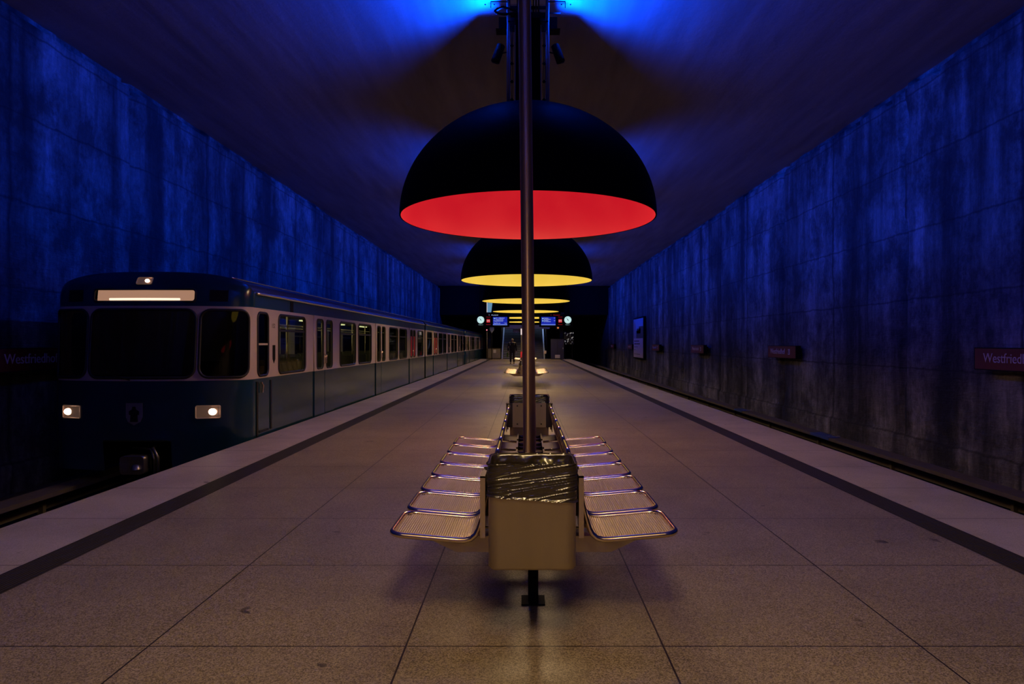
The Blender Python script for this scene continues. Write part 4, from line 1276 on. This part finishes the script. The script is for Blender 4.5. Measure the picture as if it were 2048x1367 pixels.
MB().b2((xa + 0.56, 57.99, 0.45), (xa + 0.575, 58.0, zb - 0.05)).b2((xa - .01, 57.98, zb - 0.03), (xb + .01, 58.6, zb + 0.01)).build('cabinet_trim', M['black'], o)
MB().tube([(xb - 0.10, 57.97, 0.9), (xb - 0.10, 57.97, 1.05)], 0.012, 6).build('handle', M['balus'], o)
# framed dark panel added to carry glowing white specks from noise
m_, nt, b = nmat('glowing_specks')
tc = N(nt, 'ShaderNodeTexCoord'); nz = N(nt, 'ShaderNodeTexNoise'); nz.inputs['Scale'].default_value = 5.5; nz.inputs['Detail'].default_value = 6
nt.links.new(tc.outputs['Object'], nz.inputs['Vector'])
r = N(nt, 'ShaderNodeValToRGB'); r.color_ramp.elements[0].position = 0.56; r.color_ramp.elements[0].color = (0, 0, 0, 1); r.color_ramp.elements[1].position = 0.66; r.color_ramp.elements[1].color = (0.8, 0.75, 0.72, 1)
nt.links.new(nz.outputs['Fac'], r.inputs[0]); nt.links.new(r.outputs[0], b.inputs['Emission Color']); b.inputs['Emission Strength'].default_value = 0.4; b.inputs['Base Color'].default_value = (0.02, 0.02, 0.02, 1)
xa, za = PX(1128.5, 688, 58.3); xb, zb = PX(1147, 664, 58.3)
root = empty('added_speckled_panel', ((xa + xb) / 2, 58.3, (za + zb) / 2), 'added dark panel with glowing white specks, right of the cabinet', 'poster')
hw_, hh_ = (xb - xa) / 2, (zb - za) / 2
MB().b2((-hw_ - 0.05, 0, -hh_ - 0.05), (hw_ + 0.05, 0.14, hh_ + 0.05)).build('added_panel_case', M['black'], root)
MB().b2((-hw_, -0.01, -hh_), (hw_, 0, hh_)).build('added_panel_sheet', m_, root)
m = MB()
for x in (-0.3, 0.3): m.b2((x - 0.03, 0.03, -(za + zb) / 2), (x + 0.03, 0.10, -hh_))
m.build('added_panel_leg', M['black'], root)
# signals
def signal(px, py, Z, r, gm, label, down):
    x, z = PX(px, py, Z)
    root = empty('signal_lamp', (x, Z, z), label, 'signal lamp')
    MB().rbox((0, 0.06, 0), (r * 4, 0.12, r * 5), 0.03, axis='y').build('signal_housing', M['black'], root)
    MB().tube([(0, 0.0, 0), (0, -0.03, 0)], r, 16).build('lens', gm, root)
    if down: MB().tube([(0, 0.06, -r * 2.5), (0, 0.06, -z)], 0.035, 8).build('post', M['parapet'], root)
    else: MB().tube([(0, 0.06, r * 2.5), (0, 0.06, CEIL - z)], 0.03, 8).build('post', M['black'], root)
signal(973.7, 659.5, 56, 0.055, M['redsignal'], 'small red signal light on a post at the left platform end', True)
signal(1116, 655, 56, 0.085, M['orange'], 'small orange signal light hanging below the right departure board', False)
x, z = PX(983.5, 659, 57)
o = MB().prism([(-0.20, 0.22), (0.20, 0.22), (0.22, 0.0), (0.0, -0.30), (-0.18, -0.02)], lambda p, h: (p[0], h, p[1]), 0, 0.03).build('diamond_sign', M['stair'], None, (x, 57, z))
MB().tube([(0, 0.05, -0.28), (0, 0.05, -z)], 0.03, 8).build('post', M['black'], o)
tag(o, 'grey diamond-shaped plate beside the red signal light', 'sign')
# emergency call post
x, _ = PX(1043.3, 0, 50)
root = empty('emergency_post', (x, 50, 0), 'slim post with white lit top panel and red base, just left of the pole', 'post')
MB().b2((-0.06, -0.06, 0.0), (0.06, 0.06, 2.6)).build('post', M['parapet'], root)
MB().b2((-0.075, -0.085, 2.08), (0.075, -0.06, 2.55)).build('light_panel', M['whiteglow'], root)
MB().b2((-0.085, -0.10, 0.30), (0.085, -0.06, 0.78)).build('call_box', M['redglow'], root)

# ------------------------------------------------------------------ the walking person
def skin_mesh(name, verts, edges, radii, mt, root_i=0, sub=2, parent=None):
    me = bpy.data.meshes.new('tmp'); me.from_pydata(verts, edges, []); me.update()
    o = bpy.data.objects.new('tmp', me); COL.objects.link(o)
    md = o.modifiers.new('s', 'SKIN'); md.use_smooth_shade = True
    for i, v in enumerate(me.skin_vertices[0].data):
        rr_ = radii[i]; v.radius = rr_ if isinstance(rr_, tuple) else (rr_, rr_); v.use_root = (i == root_i)
    sb = o.modifiers.new('d', 'SUBSURF'); sb.levels = sub; sb.render_levels = sub
    dg = bpy.context.evaluated_depsgraph_get(); dg.update()
    r_ = bpy.data.meshes.new_from_object(o.evaluated_get(dg)); bpy.data.objects.remove(o); bpy.data.meshes.remove(me)
    r_.materials.clear(); r_.materials.append(mt); r_.name = name
    for p in r_.polygons: p.use_smooth = True
    ob = bpy.data.objects.new(name, r_); COL.objects.link(ob)
    if parent: ob.parent = parent
    return ob

def person():
    x, _ = PX(1024.5, 0, 45.0)
    root = empty('person', (x, 45.0, 0), 'person in dark coat and trousers walking towards the camera near the stairs', 'person')
    V = [(0, 0, .96), (0, 0, 1.12), (0, -.01, 1.30), (0, 0, 1.44), (0, 0, 1.52), (0, -.01, 1.58), (0, -.01, 1.66), (0, -.005, 1.70)]
    R = [(.16, .11), (.15, .11), (.18, .12), (.13, .09), .058, .072, .082, .055]
    E = [(i, i + 1) for i in range(7)]
    fingers = []
    for sx in (-1, 1):
        b = len(V)
        st = 1 if sx > 0 else -1
        V += [(sx * .19, 0, 1.42), (sx * .27, .02 * st, 1.16), (sx * .28, -.08, .92), (sx * .28, -.11, .85), (sx * .28, -.12, .79)]
        R += [.062, .048, .036, (.024, .036), (.018, .036)]
        E += [(3, b), (b, b + 1), (b + 1, b + 2), (b + 2, b + 3), (b + 3, b + 4)]
        for q in range(4):
            l = (.075, .085, .08, .062)[q]; c = len(V)
            yy = -.15 + q * .022
            V += [(sx * .28, yy, .775), (sx * .277, yy - .004, .775 - l * .5), (sx * .265, yy, .775 - l)]; R += [.009, .0085, .0075]
            E += [(b + 4, c), (c, c + 1), (c + 1, c + 2)]
        c = len(V); V += [(sx * .27, -.16, .83), (sx * .262, -.175, .79)]; R += [.011, .009]; E += [(b + 3, c), (c, c + 1)]
        b = len(V)
        dy = -.18 if sx < 0 else .12
        V += [(sx * .10, 0, .88), (sx * .11, dy * .35 - .03, .50), (sx * .11, dy * .9, .10), (sx * .12, dy - .02, .045), (sx * .125, dy - .17, .035)]
        R += [.090, .060, .042, .040, .032]
        E += [(0, b), (b, b + 1), (b + 1, b + 2), (b + 2, b + 3), (b + 3, b + 4)]
    skin_mesh('body', V, E, R, M['skin'], 0, 2, root)
    # face: nose, mouth, ears, eyes
    m = MB(); m.add([(0, -.105, 1.655), (-.014, -.085, 1.615), (.014, -.085, 1.615), (0, -.115, 1.618)], [(0, 1, 3), (0, 3, 2), (1, 2, 3)])
    for sx in (-1, 1): m.lathe([(0, .03), (.012, .02), (.014, -.01), (0, -.03)], 8, (sx * .083, 0, 1.635))
    m.box((0, -.088, 1.585), (.045, .008, .008)); m.build('face', M['skin'], root)
    m = MB()
    for sx in (-1, 1): m.lathe([(0, .008), (.012, 0), (0, -.008)], 8, (sx * .03, -.082, 1.655))
    m.build('eyes', M['black'], root)
    MB().grid(lambda u, v: (.092 * sin(v * 1.75) * cos(2 * pi * u), .012 + .10 * sin(v * 1.75) * sin(2 * pi * u), 1.655 + .098 * cos(v * 1.75)), 24, 8, wrap=True).build('hair', M['hair'], root)
    # coat with sleeves
    Vc = [(0, 0, .80), (0, 0, 1.0), (0, -.01, 1.15), (0, -.01, 1.32), (0, 0, 1.45), (0, 0, 1.52)]
    Rc = [(.235, .15), (.22, .14), (.20, .14), (.225, .15), (.16, .12), (.075, .08)]
    Ec = [(i, i + 1) for i in range(5)]
    for sx in (-1, 1):
        b = len(Vc); Vc += [(sx * .20, 0, 1.43), (sx * .275, .01, 1.16), (sx * .285, -.07, .94), (sx * .285, -.09, .89)]
        Rc += [.085, .072, .058, .052]; Ec += [(4, b), (b, b + 1), (b + 1, b + 2), (b + 2, b + 3)]
    skin_mesh('coat', Vc, Ec, Rc, M['coat'], 0, 2, root)
    Vt = [(0, 0, .95)]; Rt = [(.17, .12)]; Et = []
    for sx in (-1, 1):
        dy = -.18 if sx < 0 else .12
        b = len(Vt); Vt += [(sx * .10, 0, .86), (sx * .11, dy * .35 - .03, .50), (sx * .11, dy * .9, .11)]
        Rt += [.108, .078, .062]; Et += [(0, b), (b, b + 1), (b + 1, b + 2)]
    skin_mesh('trousers', Vt, Et, Rt, M['trouser'], 0, 2, root)
    for sx in (-1, 1):
        dy = -.18 if sx < 0 else .12
        skin_mesh('shoe', [(sx * .115, dy + .04, .05), (sx * .12, dy - .06, .045), (sx * .125, dy - .18, .038)], [(0, 1), (1, 2)], [.046, .046, .036], M['shoe'], 0, 2, root)
    m = MB()
    for sx in (-1, 1): m.tube([(sx * .15, -.10, 1.50), (sx * .17, -.155, 1.44), (sx * .13, -.17, 1.30)], .02, 8)
    m.build('shoulder_highlight', M['shoulderglint'], root)  # pale tubes painted in as highlights on the shoulders
    g = empty('carrier_bag', (x - .33, 44.95, .62), 'green bag hanging from the walking person\'s hand', 'bag')
    MB().rbox((0, 0, 0), (.10, .24, .30), .04, axis='z').build('bag_body', M['greenbag'], g)
    MB().tube([(0, -.08, .14), (.02, -.05, .21), (.03, 0, .235), (.02, .05, .21), (0, .08, .14)], .006, 6).build('bag_handle', M['greenbag'], g)
person()
